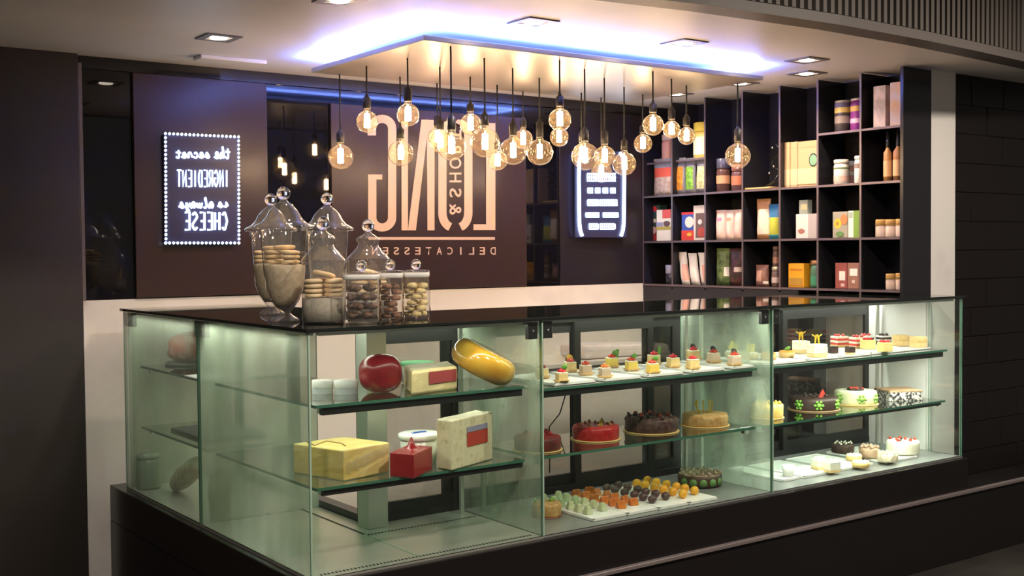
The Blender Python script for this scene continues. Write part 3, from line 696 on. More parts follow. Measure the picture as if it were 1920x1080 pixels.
for px in ((1338, 1356, 394), (1356, 1372, 394), (1372, 1389, 393)): pouch('soft pink and white pouch, one of three side by side', px, B_, M((.80, .58, .56), .4, c2=(.80, .68, .64), scale=14), [(.2, .7, .62, .8, M((.65, .25, .42)))] if px[0] == 1338 else [(.2, .7, .6, .8, M((.70, .30, .22)))] if px[0] == 1356 else [], group='three pink pouches')
pouch('tall kraft bag with white front and brown top', (1414, 1440, 373), B_, M((.45, .24, .11), .5), [(.1, 1, .1, .75, M((.78, .66, .56)))])
pouch('blue, green and yellow printed bag', (1438, 1460, 383), B_, M((.03, .16, .36), .35), [(0, 1, .18, .58, M((.45, .48, .05))), (0, 1, 0, .18, M((.05, .35, .50)))], depth=.04)
c5 = carton('pale grey gift carton with a small tin on top', (1492, 1535, 401), B_, M((.66, .62, .62)), [(.1, .4, .2, .4, M((.35, .15, .12)), 'o'), (.55, 1, 0, 1, M((.42, .38, .38)), 'r')])
_, _, h5 = slot(1492, 1535, 401, B_)
carton('small grey-green tin standing on the pale gift carton', (1498, 1514, 375), B_ + h5, M((.30, .34, .30), .35), [(.3, .95, .3, .7, M((.55, .42, .25)), 'r')], depth=.04, name='tin', cat='tin')
carton('carton printed with sliced orange fruit', (1561, 1589, 397), B_, M((.35, .33, .28), .4), [(.1, .6, .35, .75, M((.70, .48, .05)), 'o'), (.25, .42, .48, .62, M((.45, .2, .04)), 'o'), (.55, 1, .5, .9, M((.65, .22, .08)), 'o'), (.25, .75, .05, .25, M((.12, .25, .08)), 'o')], depth=.05)
carton('white carton with a broad green side', (1590, 1616, 395), B_, M(WHT), [(.4, 1, 0, 1, M((.18, .32, .05)), 'r'), (.05, .35, .75, .95, M((.35, .42, .35)), 'r')], depth=.05)
for px in ((1637, 1655, 411), (1656, 1673, 411), (1675, 1693, 410)): jar('small pale jar with tan cloth cap and twine, one of three', px, B_, M((.75, .60, .54), .35), M((.48, .28, .09), .8), cloth=True, group='three cloth-capped jars')
jar('little pink-stoppered bottle behind the three capped jars', (1685, 1695, 395), B_, M((.60, .42, .45), .35), M((.62, .42, .48), .4), xf=SXF + .07, name='bottle', cat='bottle')
# third row
pouch('clear cereal bag with broad red band', (1221, 1258, 297), C_, M((.42, .30, .24), .35, c2=(.55, .45, .42), scale=40), [(0, 1, .55, .72, M((.65, .10, .06))), (0, 1, .72, 1, M((.30, .30, .38), .2))])
for i, (px, cc, lab) in enumerate((((1261, 1281, 296), (.80, .30, .03), 'clear bag with orange pasta shapes'), ((1281, 1300, 296), (.25, .55, .06), 'clear bag with green pasta shapes'), ((1301, 1322, 295), (.80, .76, .42), 'clear bag with pale yellow shapes'))):
    pouch(lab, px, C_, M((.20, .20, .24), .15), [(.15, .85, .1, .7, M(cc, .5, c2=tuple(v * .5 for v in cc), scale=60))])
jar('dark glass jar with amber band beside the pasta bags', (1338, 1357, 297), C_, M((.10, .05, .04), .1), M((.06, .06, .10), .3), [(.35, .7, M((.55, .30, .16)))], lidh=.3)
jar('dark glass jar with red band below the lone bulb', (1366, 1385, 308), C_, M((.12, .06, .06), .1), M((.2, .08, .06), .3), [(.3, .75, M((.50, .16, .08)))], lidh=.25)
cb, _, _ = slot(1397, 1450, 345, C_)
bm = new(); vv = box(bm, -.06, .06, -.10, .10, 0, .010, bev=.003); tag(obj('wooden_board', bm, M((.62, .40, .16), .5), None, (XS + .075, cb.y, C_ + .001)), 'tan wooden serving board lying below a wire stand', 'board')
cc_, _, _ = slot(1433, 1455, 272, C_); wz = C_ + .012
r = thing('wire_stand', 'curled dark wire bottle stand with shiny beads', 'stand', (XS + .09, cc_.y, wz))
bm = new(); tube(bm, [(0, .05 * math.cos(t * .5) * (1 - t / 40), .004 + t * .0104) for t in range(24)], .004, 6); obj('wire', bm, M((.05, .05, .05), .2, metal=.8), r)
bm = new(); tube(bm, [(-.05, .04, .004), (-.02, .0, .03), (.0, -.03, .09)], .004, 6); obj('foot', bm, M((.05, .05, .05), .2, metal=.8), r)
for k in range(5): bm = new(); blob(bm, (-.01, .045 * math.cos(k * 1.3), .08 + k * .035), .008, sub=1); obj('bead', bm, m_chrome, r)
for px, e in (((1467, 1481, 267), 0), ((1482, 1495, 266), 0), ((1496, 1534, 264), 1)):
    q = carton('kraft paper bag with round green emblem' if e else 'plain kraft paper bag standing in a row beside the emblem bag', px, C_, M((.52, .34, .18), .6), ([(.55, .98, .42, .72, M((.02, .03, .02)), 'o'), (.59, .94, .45, .69, M((.18, .36, .20)), 'o')] if e else []) + [(0, 1, .05, .4, M((.62, .46, .28), .6), 'r')], depth=.09, name='kraft_bag', cat='bag', group=None if e else 'plain kraft bags')
    _, w_, h_ = slot(*px, C_); bm = new(); box(bm, -.046, .046, -w_ / 2, w_ / 2, h_ * .86, h_ * .865); obj('fold_line', bm, M((.4, .24, .1), .6), q)
jar('wide white jam jar with red fruit print', (1557, 1580, 299), C_, M((.80, .74, .70), .25), M((.75, .65, .55), .3), [(.72, .80, M((.15, .22, .08))), (.15, .4, M((.72, .45, .38)))], lidh=.15)
jar('small white and red jar between two larger jars', (1580, 1597, 302), C_, M((.55, .30, .28), .3), M(WHT), [(.5, .7, M(WHT))], xf=SXF + .085)
jar('tall white jar with dark patch beside the jam jar', (1597, 1615, 292), C_, M((.80, .76, .74), .25), M((.62, .60, .60), .3), [(.62, .82, M((.25, .18, .16)))], lidh=.12)
for px, lab in (((1651, 1664, 247), 'slim oil bottle with plain amber body'), ((1669, 1685, 244), 'slim oil bottle with darker shoulder')):
    c, w_, h = slot(*px, C_, 0); r = thing('oil_bottle', lab, 'bottle', (c.x + .03, c.y, C_)); rr = w_ / 2
    bm = new(); lathe(bm, [(0, 0), (rr, 0), (rr, h * .58), (rr * .45, h * .66), (rr * .36, h * .72), (0, h * .72)], 16); obj('bottle_body', bm, M((.60, .30, .12), .12) if 'plain' in lab else M((.42, .20, .09), .12), r)
    bm = new(); lathe(bm, [(rr * .40, h * .68), (rr * .44, h * .69), (rr * .42, h), (0, h)], 12); obj('stopper', bm, M(BLK, .3), r)
    bm = new(); lathe(bm, [(rr + .001, h * .10), (rr + .001, h * .42)], 16); obj('label_band', bm, M((.72, .44, .24), .5), r)
# upper rows
D_ = 2.15
jar('black tea tin with gold band on the upper shelf', (1558, 1585, 188), D_, M((.05, .04, .04), .3), M((.55, .50, .42), .3, metal=.4), [(.66, .84, M((.50, .36, .10))), (.3, .55, M((.22, .17, .15))), (.84, 1., M((.10, .09, .18)))], name='tea_tin', cat='tin', lidh=.08)
jar('purple tea tin with gold band on the upper shelf', (1588, 1613, 184), D_, M((.22, .03, .22), .3), M((.60, .50, .45), .3, metal=.4), [(.64, .82, M((.60, .36, .10))), (.25, .4, M((.55, .35, .50)))], name='tea_tin', cat='tin', lidh=.07)
carton('tall pale marbled gift box', (1637, 1660, 161), D_, mat('marbled_card', (.74, .62, .66), .4, c2=(.50, .42, .40), scale=16), depth=.08)
carton('tall pale gift box with orange blush next to the marbled one', (1668, 1689, 154), D_, mat('blush_card', (.72, .62, .74), .4, c2=(.75, .45, .25), scale=9), depth=.08)
U_ = 2.085
jar('yellow and white tub on the small upper shelf', (1292, 1321, 229), U_, M((.78, .62, .20), .35), M((.80, .66, .10), .35), [(.15, .8, M((.82, .76, .60)))], name='tub', cat='tub', lidh=.25, xf=SXF + .02)
jar('small pink tub on the small upper shelf', (1236, 1254, 252), U_, M((.60, .32, .30), .35), M((.5, .4, .45), .35), name='tub', cat='tub', xf=SXF + .02)

# ------------------------------------------------------------------ cookie jars on the counter top
m_cookie = mat('golden_biscuit', (.72, .48, .22), .7, c2=(.82, .62, .34), scale=35, bump=.4)
m_cookie2 = mat('pale_biscuit', (.82, .58, .30), .7, c2=(.88, .72, .45), scale=35, bump=.3)
m_choc = mat('chocolate_rock', (.07, .035, .022), .5, c2=(.16, .09, .05), scale=40, bump=.6)
m_crumb = mat('grey_crumb_filling', (.60, .50, .36), .8, c2=(.50, .41, .28), scale=60, bump=.4)
m_sugar = mat('grey_sugar_filling', (.46, .43, .36), .8, c2=(.40, .37, .30), scale=80, bump=.2)
def cookie_mesh(r, h, sd, ridged=False):
    bm = new(); seg = 22; prof = [(0, 0), (r * .9, 0), (r, h * .45), (r * .88, h * .85), (r * .5, h), (0, h * 1.02)]
    vv = lathe(bm, prof, seg)
    for v in vv:
        k = 1 + .05 * noise.noise(v.co * 60 + Vector((sd, 0, 0)))
        if ridged: k *= 1 + .08 * math.cos(8 * math.atan2(v.co.y, v.co.x) + v.co.z * 120)
        v.co.x *= k; v.co.y *= k; v.co.z += .08 * h * noise.noise(v.co * 40)
    z0 = min(v.co.z for v in vv)
    for v in vv: v.co.z -= z0
    me = D.meshes.new('biscuit'); bmesh.ops.recalc_face_normals(bm, faces=bm.faces); bm.to_mesh(me); bm.free(); return me
def put(me, mt, name, label, cat, loc, rot, group):
    key = (me.name, mt.name)
    if key not in put.c:
        m2 = me.copy(); m2.materials.clear(); m2.materials.append(mt); put.c[key] = m2
    o = D.objects.new(name, put.c[key]); COL.objects.link(o); o.location = loc; o.rotation_euler = rot; return tag(o, label, cat, group)
put.c = {}
CK1, CK2, CKR = cookie_mesh(.040, .014, 1), cookie_mesh(.0315, .013, 2), cookie_mesh(.0175, .018, 3, True)
ROCK = D.meshes.new('rock'); t = new(); blob(t, (0, 0, .02), (.019, .018, .013), sub=2, amp=.3, fr=2.2, seed=3, smooth=False); t.to_mesh(ROCK); t.free()
def urn(px, py, label, fill, group, which='', scale=1):
    p = G(px, py, T); r = thing('apothecary_jar', label, 'jar', (p.x, p.y, T + .0005)); k = scale
    P = lambda L: [(a * k, b * k) for a, b in L]
    bm = new(); lathe(bm, P([(0, .004), (.046, .0), (.050, .004), (.044, .012), (.022, .024), (.018, .034), (.030, .046), (.050, .075), (.064, .115), (.072, .17), (.077, .24), (.081, .318), (.083, .322)]), 36); obj('jar_body', bm, m_jar, r)
    bm = new(); lathe(bm, P([(.082, .322), (.098, .322), (.102, .328), (.098, .336), (.078, .345), (.062, .362), (.050, .385), (.036, .400), (.030, .408), (.020, .414), (.013, .420), (.012, .428)]), 36); ld = obj('lid', bm, m_jar, r)
    bm = new(); blob(bm, (0, 0, .446 * k), .024 * k, sub=3); obj('knob', bm, m_ball, ld)
    if fill:
        bm = new(); lathe(bm, P([(0, .050), (.030, .050), (.047, .078), (.061, .117), (.069, .17), (.071, .195), (.05, .2), (0, .2)]), 28); obj('filling', bm, fill, r)
        for j in range(10):
            st, lv = j % 3, j // 3; a = st * 2.094 + .5; rr = .039 * k if j < 9 else 0
            put(CK2 if j < 9 else CK1, m_cookie, 'biscuit', 'round golden biscuit inside the ' + which, 'biscuit', (p.x + rr * math.cos(a), p.y + rr * math.sin(a), T + (.203 + .0165 * lv) * k), (random.uniform(-.06, .06), random.uniform(-.06, .06), a), group)
    return r
urn(535, 603, 'tall footed glass jar with biscuits, front one of three', m_crumb, 'biscuits in the front footed jar', 'front one of the footed jars')
urn(511, 590, 'tall footed glass jar half hidden behind the front footed jar', m_crumb, 'biscuits in the hidden footed jar', 'half-hidden footed jar')
urn(616, 590, 'tall footed glass jar behind the tiered-lid jar, without biscuits on top', None, '')
def drum(px, py, label, w_, filled, tag_):
    p = G(px, py, T); s = mpp(p); R_ = w_ * s; r = thing('cookie_jar', label, 'jar', (p.x, p.y, T + .0005)); H_ = .205
    bm = new(); lathe(bm, [(0, .005), (R_ * .96, .0), (R_, .008), (R_, H_ * .94), (R_ * .98, H_)], 36); obj('jar_body', bm, m_jar, r)
    bm = new(); lathe(bm, [(R_ * .99, H_), (R_ * 1.04, H_ + .003), (R_ * .98, H_ + .012), (R_ * .72, H_ + .036), (R_ * .52, H_ + .052), (R_ * .46, H_ + .066), (R_ * .56, H_ + .078), (R_ * .52, H_ + .088), (R_ * .26, H_ + .100), (R_ * .15, H_ + .108), (R_ * .14, H_ + .114)], 36); ld = obj('lid', bm, m_jar, r)
    bm = new(); blob(bm, (0, 0, H_ + .134), .024, sub=3); obj('knob', bm, m_ball, ld)
    bm = new(); lathe(bm, [(0, .006), (R_ * .965, .006), (R_ * .965, .085), (0, .085)], 30); obj('filling', bm, m_sugar, r)
    for j in range(14):
        st, lv = j % 3, j // 3; a = st * 2.094 + 1.1; rr = .0405 if j < 12 else 0
        if j == 13: continue
        tl = random.uniform(-.08, .08) if j < 12 else .22
        put(CK2 if j < 12 else CK1, m_cookie2, 'biscuit', 'pale flat biscuit inside the ' + tag_, 'biscuit', (p.x + rr * math.cos(a), p.y + rr * math.sin(a), T + .0885 + .0165 * lv + (.006 if j == 12 else 0)), (tl, random.uniform(-.06, .06), a), 'flat biscuits in the ' + tag_)
drum(608, 605, 'round glass jar with tiered lid holding flat biscuits over grey filling', 41, True, 'front tiered-lid jar')
drum(692, 592, 'round glass jar with tiered lid behind the three square jars', 41, True, 'rear tiered-lid jar')
def canister(px, py, label, wpx, mesh, mt, what, n, layers, group, step=.0205):
    p = G(px, py, T); s = mpp(p); R_ = wpx * s / 2; r = thing('storage_jar', label, 'jar', (p.x, p.y, T + .0005), FACE); H_ = .160
    bm = new(); lathe(bm, [(0, .006), (R_ * .92, 0), (R_, .010), (R_, H_ * .86), (R_ * .93, H_ * .95), (R_ * .93, H_)], 40, sq=5); obj('jar_body', bm, m_jar, r)
    bm = new(); lathe(bm, [(R_ * .90, H_ - .012), (R_ * .94, H_ - .010), (R_ * .94, H_ + .004), (R_ * .90, H_ + .006)], 40, sq=5); obj('gasket', bm, m_gasket, r)
    bm = new(); lathe(bm, [(0, H_ + .007), (R_ * .96, H_ + .007), (R_ * .97, H_ + .013), (0, H_ + .016)], 40, sq=5); ld = obj('lid', bm, m_jar, r)
    bm = new(); blob(bm, (0, 0, H_ + .034), .019, sub=3); obj('knob', bm, m_ball, ld)
    for k in range(layers):
        for j in range(n):
            a = j * 2 * math.pi / n + k * .7; rr = R_ - (.0245 if mesh is CKR else .026)
            put(mesh, mt, what[0], what[1], what[2], (p.x + rr * math.cos(a), p.y + rr * math.sin(a), T + .0075 + k * step), (random.uniform(-.07, .07), random.uniform(-.07, .07), a), group)
canister(679, 606, 'square glass jar with chocolate rock biscuits', 69, ROCK, m_choc, ('rock_biscuit', 'lumpy chocolate rock biscuit in the widest square jar', 'biscuit'), 4, 4, 'chocolate rock biscuits', .0305)
canister(733, 600, 'narrow square glass jar with dark round biscuits between two square jars', 48, CKR, mat('dark_swirl', (.16, .07, .04), .6, c2=(.30, .15, .08), scale=50, bump=.4), ('biscuit', 'dark swirled biscuit in the narrow square jar', 'biscuit'), 2, 6, 'dark swirled biscuits')
canister(781, 597, 'square glass jar with pale piped biscuits, end of the row', 52, CKR, mat('piped_biscuit', (.68, .52, .20), .6, c2=(.76, .64, .34), scale=40, bump=.2), ('biscuit', 'pale piped shell biscuit in the end square jar', 'biscuit'), 3, 6, 'pale piped biscuits')

# ------------------------------------------------------------------ cheeses and meats
def base_poly(pts, z): return [G(x, y, z) for x, y in pts]
def block(name, label, cat, pts, z, hpx, mt, bev=.006, rough_amp=0, taper=1):
    P_ = base_poly(pts, z); c = sum(P_, Vector()) / len(P_); h = hpx * mpp(P_[1]) ; r = thing(name, label, cat, (c.x, c.y, z + .0005))
    bm = new(); prism(bm, [(p.x - c.x, p.y - c.y) for p in P_], 0, h, bev=bev, seg=3)
    bmesh.ops.subdivide_edges(bm, edges=[e for e in bm.edges if e.calc_length() > .03], cuts=4, use_grid_fill=True)
    for v in bm.verts:
        if v.co.z > .004: v.co += Vector((noise.noise(v.co * 30), noise.noise(v.co * 30 + Vector((9, 0, 0))), noise.noise(v.co * 30 + Vector((0, 9, 0))))) * rough_amp
    obj('cheese_body', bm, mt, r); return r, c, h, P_
def face_label(r, A, B, u0, u1, z0, z1, mt, name='paper_label', off=.002):
    """thin label on the side face running from base corner A to B"""
    d = (B - A); n = Vector((d.y, -d.x, 0)).normalized()
    if n.dot(CP - A) < 0: n = -n
    o = Vector(r.location); bm = new()
    q = [A + d * u0, A + d * u1]; vs_ = []
    for k in (off, off + .001):
        for p, zz in ((q[0], z0), (q[1], z0), (q[1], z1), (q[0], z1)): v = p + n * k - o; vs_.append(bm.verts.new((v.x, v.y, zz)))
    bm.faces.new(vs_[:4][::-1]); bm.faces.new(vs_[4:])
    for i in range(4): bm.faces.new([vs_[i], vs_[(i + 1) % 4], vs_[4 + (i + 1) % 4], vs_[4 + i]])
    obj(name, bm, mt, r)
m_yel = mat('yellow_cheese', (.72, .52, .16), .4, c2=(.78, .60, .25), scale=12, coat=.3)
m_hard = mat('pale_hard_cheese', (.74, .62, .33), .4, c2=(.66, .54, .28), scale=18, bump=.3, coat=.3)
m_crumbly = mat('speckled_cheese', (.72, .66, .44), .5, c2=(.55, .48, .30), scale=45, bump=.3, ramp=(.5, .7), coat=.4)
m_redwax = mat('red_wax', (.30, .008, .014), .3, coat=.3)
m_film = thin('cling_film', tint=(.95, .95, .93), fog=.35, fogmin=.05, fogcol=(.85, .82, .7), fogscale=30, refl=1.6)
m_redpaper = M((.45, .05, .03), .5); m_ylab = M((.28, .28, .40), .5)
# lower shelf
r, c, h, Q = block('cheese_wedge', 'big yellow cheese wedge in plastic film beside the red block', 'cheese', ((550, 887), (645, 903), (731, 885), (645, 872)), S2, 58, m_yel, .005, .002)
bm = new(); o = r.location
A, B = Q[1] - o, Q[2] - o
n = Vector(((Q[2] - Q[1]).y, -(Q[2] - Q[1]).x, 0)).normalized()
rows = []
for i in range(13):
    u = i / 12; p = A + (B - A) * (u * 1.02) + n * (.006 + .005 * noise.noise(Vector((i, 2, 0))))
    zc = h * (.42 + .42 * u); wv = .008 + .018 * abs(math.sin(i * 1.7)) * (1 - u * .4)
    rows.append([bm.verts.new(p + Vector((0, 0, zc - wv)) - Vector((0, 0, 0))), bm.verts.new(p + n * .006 + Vector((0, 0, zc))), bm.verts.new(p + Vector((0, 0, zc + wv)))])
for a, b in zip(rows, rows[1:]):
    for k in (0, 1): f = bm.faces.new([a[k], a[k + 1], b[k + 1], b[k]]); f.smooth = True
for v in bm.verts: v.co.z = v.co.z
obj('film_crease', bm, m_film, r)
bm = new(); tp = [(575, 822), (590, 829), (612, 821), (640, 825), (648, 830)]
tube(bm, [G(x, y + 6, S2 + h + .002) - o for x, y in tp], .0022, 5); obj('twine', bm, M((.35, .18, .10), .7), r)
r, c, h, Q = block('cheese_block', 'dark red waxed cheese block with a peaked wrapper', 'cheese', ((731, 893), (776, 898), (811, 880), (766, 876)), S2, 45, m_redwax, .003, .0008)
bm = new(); lathe(bm, [(0, h + .040), (.004, h + .034), (.008, h + .022), (.016, h + .008), (.032, h - .001)], 9, c=(.02, .03, 0)); obj('wrapper_peak', bm, m_redwax, r)
r, c, h, Q = block('cheese_block', 'tall pale speckled cheese block with red label', 'cheese', ((819, 878), (847, 883), (924, 861), (892, 857)), S2, 94, m_crumbly, .005, .0016)
face_label(r, Q[1], Q[2], .36, .86, h * .40, h * .68, m_redpaper); face_label(r, Q[1], Q[2], .36, .86, h * .69, h * .80, m_ylab)
p = G(786, 868, S2); r = thing('cheese_tub', 'white tub with blue-printed lid behind the red block', 'tub', (p.x, p.y, S2 + .0005)); s = mpp(p)
bm = new(); lathe(bm, [(0, 0), (32 * s, 0), (36 * s, 50 * s), (0, 50 * s)], 26); obj('tub_body', bm, m_white, r)
bm = new(); lathe(bm, [(37 * s, 46 * s), (39 * s, 47 * s), (39 * s, 55 * s), (36 * s, 57 * s), (0, 57 * s)], 26); obj('lid', bm, m_white, r)
bm = new(); box(bm, -.03, .03, -.008, .008, 57 * s, 57 * s + .001); box(bm, -.012, .04, .012, .02, 57 * s, 57 * s + .001); obj('lid_print', bm, M(BLU), r)
# upper shelf
for x, y, wd, lab in ((605, 738, 20, 'small round white cheese box at the shelf end'), (649, 738, 23, 'small round white cheese box beside the red wax ball')):
    p = G(x, y, S1); s = mpp(p); r = thing('cheese_box', lab, 'box', (p.x, p.y, S1 + .0005))
    bm = new(); lathe(bm, [(0, 0), (wd * s * .97, 0), (wd * s * .97, .034), (0, .034)], 28, smooth=False); obj('box_body', bm, M((.60, .62, .64), .5), r)
    bm = new(); lathe(bm, [(wd * s * .98, .020), (wd * s, .021), (wd * s, .046), (wd * s * .96, .048), (0, .048)], 28); obj('lid', bm, m_white, r)
    bm = new(); lathe(bm, [(wd * s * .7, .0485), (0, .0487)], 24); obj('lid_label', bm, M((.68, .58, .55), .5), r)
p = G(714, 735, S1); s = mpp(p); r = thing('wax_cheese_ball', 'round red waxed cheese in clear film', 'cheese', (p.x, p.y, S1 + .0005))
bm = new(); blob(bm, (0, 0, 35.5 * s), (39 * s, 37 * s, 36 * s), sub=4, amp=.03, fr=1.5, pw=2.5)
for v in bm.verts: v.co.z = max(v.co.z, 0)
obj('wax_body', bm, m_redwax, r)
p = G(783, 715, S1); s = mpp(p); r = thing('cheese_tub', 'white tub with green lid behind the labelled cheese block', 'tub', (p.x, p.y, S1 + .0005))
bm = new(); lathe(bm, [(0, 0), (30 * s, 0), (33 * s, 34 * s), (0, 34 * s)], 26); obj('tub_body', bm, m_white, r)
bm = new(); lathe(bm, [(34 * s, 31 * s), (34 * s, 36 * s), (29 * s, 37 * s), (0, 37 * s)], 26); obj('lid', bm, M((.14, .42, .20), .4), r)
r, c, h, Q = block('cheese_block', 'pale wrapped cheese block with dark red label under the yellow cheese', 'cheese', ((757, 728), (772, 742), (858, 730), (842, 719)), S1, 46, m_hard, .010, .0022)
face_label(r, Q[1], Q[2], .36, .96, h * .38, h * .88, M((.32, .05, .05), .5), off=.003)
# leaning yellow wheel: one edge on the shelf, the other on the block's top edge
p = G(907, 724, S1); s = mpp(p); r = thing('waxed_cheese', 'golden yellow waxed round cheese leaning on the labelled block', 'cheese', (p.x, p.y, S1 + .0005))
bm = new(); R_, tk = 64 * s, 26 * s; prof = [(0, -tk)]
for k in range(13):
    a = math.radians(-90 + 15 * k); prof.append((R_ - tk + tk * math.cos(a) ** .8 if k not in (0, 12) else R_ - tk, tk * math.sin(a)))
prof.append((0, tk)); vv = lathe(bm, prof, 40)
ax = Matrix.Rotation(FACE, 4, 'Z') @ Matrix.Rotation(math.radians(29), 4, 'Y')
xform(vv, ax); z0 = min(v.co.z for v in vv); xform(vv, Matrix.Translation((0, 0, -z0)))
obj('wax_body', bm, mat('golden_wax', (.66, .33, .03), .18, c2=(.72, .42, .05), scale=8, coat=.6), r)
# wing: cured ham, tray, wrapped sausage and small things
p = G(355, 683, S1); s = mpp(p); r = thing('cured_ham', 'dark red cured ham on a slate plate', 'ham', (p.x, p.y, S1 + .0005))
bm = new(); lathe(bm, [(0, 0), (.10, 0), (.105, .006), (.10, .012), (0, .012)], 28); obj('slate_plate', bm, M((.03, .03, .032), .5), r)
bm = new(); blob(bm, (0, 0, .012 + 26 * s), (36 * s, 34 * s, 28 * s), sub=3, amp=.12, fr=1.8, seed=5, pw=2.8)
for v in bm.verts: v.co.z = max(v.co.z, .012)
obj('meat', bm, mat('cured_meat', (.28, .045, .03), .45, c2=(.50, .32, .24), scale=18, ramp=(.5, .68), bump=.4), r)
p = G(345, 700, S1); bm = new(); vv = box(bm, -.07, .07, -.12, .12, 0, .004)
tag(obj('paper_sheet', bm, M((.75, .72, .74), .4), None, (.12, 1.12, S1 + .0005)), 'white sheet of paper lying in front of the cured ham', 'paper')
bm = new(); box(bm, -.13, .13, -.20, .20, 0, .012, bev=.003); tag(obj('slate_tray', bm, M((.05, .05, .052), .55), None, (.25, 1.40, S2 + .0005)), 'flat dark slate tray on the lower shelf of the wing', 'tray')
p = Vector((.15, 1.50, 0)); r = thing('wrapped_sausage', 'long white netted sausage propped on the deck of the wing', 'sausage', (p.x, p.y, GB + .0035))
bm = new(); n = 13; L_ = .28
tube(bm, [(0, -L_ / 2 + L_ * i / (n - 1), .048 + .14 * (1 - i / (n - 1))) for i in range(n)], [.048 * math.sin(math.pi * min(max((i + .6) / (n + .2), 0), 1)) ** .4 for i in range(n)], 16)
zm = min(v.co.z for v in bm.verts)
for v in bm.verts: v.co.z -= zm
obj('casing', bm, mat('white_casing', (.75, .70, .52), .5, c2=(.62, .55, .38), scale=30, bump=.5), r)
bm = new()
for i in range(1, 9):
    y = -L_ / 2 + L_ * i / 9; zc = .051 + .14 * (1 - i / 9) - zm
    rl = .0012 + .048 * math.sin(math.pi * min(max((i / 9 * (n - 1) + .6) / (n + .2), 0), 1)) ** .4
    tube(bm, [(rl * math.cos(a * .524), y, zc + rl * math.sin(a * .524)) for a in range(12)], .0018, 4, closed=True)
obj('netting', bm, M((.8, .77, .62), .7), r)
r = thing('cured_sausage', 'orange-brown cured piece hidden beside the netted sausage', 'sausage', (.12, 1.05, GB + .0035))
bm = new(); lathe(bm, [(0, 0), (.035, 0), (.043, .03), (.046, .10), (.040, .15), (.02, .17), (0, .175)], 18); obj('casing', bm, mat('orange_casing', (.55, .26, .05), .4, c2=(.65, .45, .2), scale=15), r)
bm = new(); lathe(bm, [(.012, .17), (.009, .18), (.012, .195), (0, .2)], 10); obj('tied_end', bm, M((.6, .4, .2), .7), r)
p = G(252, 905, GB + .003); r = thing('glass_canister', 'greenish misted canister at the back end of the wing', 'jar', (.075, 1.765, GB + .0035))
bm = new(); lathe(bm, [(0, 0), (.05, 0), (.052, .01), (.052, .12), (.045, .135), (0, .137)], 22); obj('body', bm, M((.22, .28, .20), .3), r)
bm = new(); lathe(bm, [(.046, .13), (.048, .131), (.048, .152), (0, .155)], 22); obj('lid', bm, M((.3, .34, .27), .4), r)

# ------------------------------------------------------------------ trays, cakes, sweets
def tray(px0, py0, px1, py1, z, depth, label, name='serving_tray', group=None, h=.012, back=0):
    """front edge pixels -> white rectangular tray running back along +y"""
    a, b = G(px0, py0, z), G(px1, py1, z); y = max((a.y + b.y) / 2, .012 if z < .6 else .078); w_ = b.x - a.x
    r = thing(name, label, 'tray', ((a.x + b.x) / 2, y + depth / 2, z + .0005), 0, group)
    bm = new(); box(bm, -w_ / 2, w_ / 2, -depth / 2, depth / 2, 0, h * .75, bev=.0025); obj('tray_body', bm, m_white, r)
    bm = new(); e = .006
    for q in ((-w_ / 2, w_ / 2, -depth / 2, -depth / 2 + e), (-w_ / 2, w_ / 2, depth / 2 - e, depth / 2), (-w_ / 2, -w_ / 2 + e, -depth / 2, depth / 2), (w_ / 2 - e, w_ / 2, -depth / 2, depth / 2)): box(bm, *q, h * .7, h * .9)
    obj('raised_rim', bm, m_white, r)
    return r, (a.x + b.x) / 2, w_, y
def col(c, c2=None, sc=40, bump=.2, rough=.55): return M(c, rough, c2=c2, scale=sc, bump=bump)
m_sponge = col((.72, .50, .20), (.78, .60, .30)); m_cream = col((.84, .76, .58), (.88, .82, .68)); m_berry = M((.60, .02, .03), .2); m_leaf = M((.10, .26, .03), .5); m_gold = M((.70, .48, .18), .4)
m_case_ = M((.62, .40, .16), .5); m_lem = M((.82, .70, .06), .4); m_dark = col((.035, .018, .014), (.07, .035, .025)); m_orange = col((.78, .30, .03), (.85, .42, .05), bump=.3)
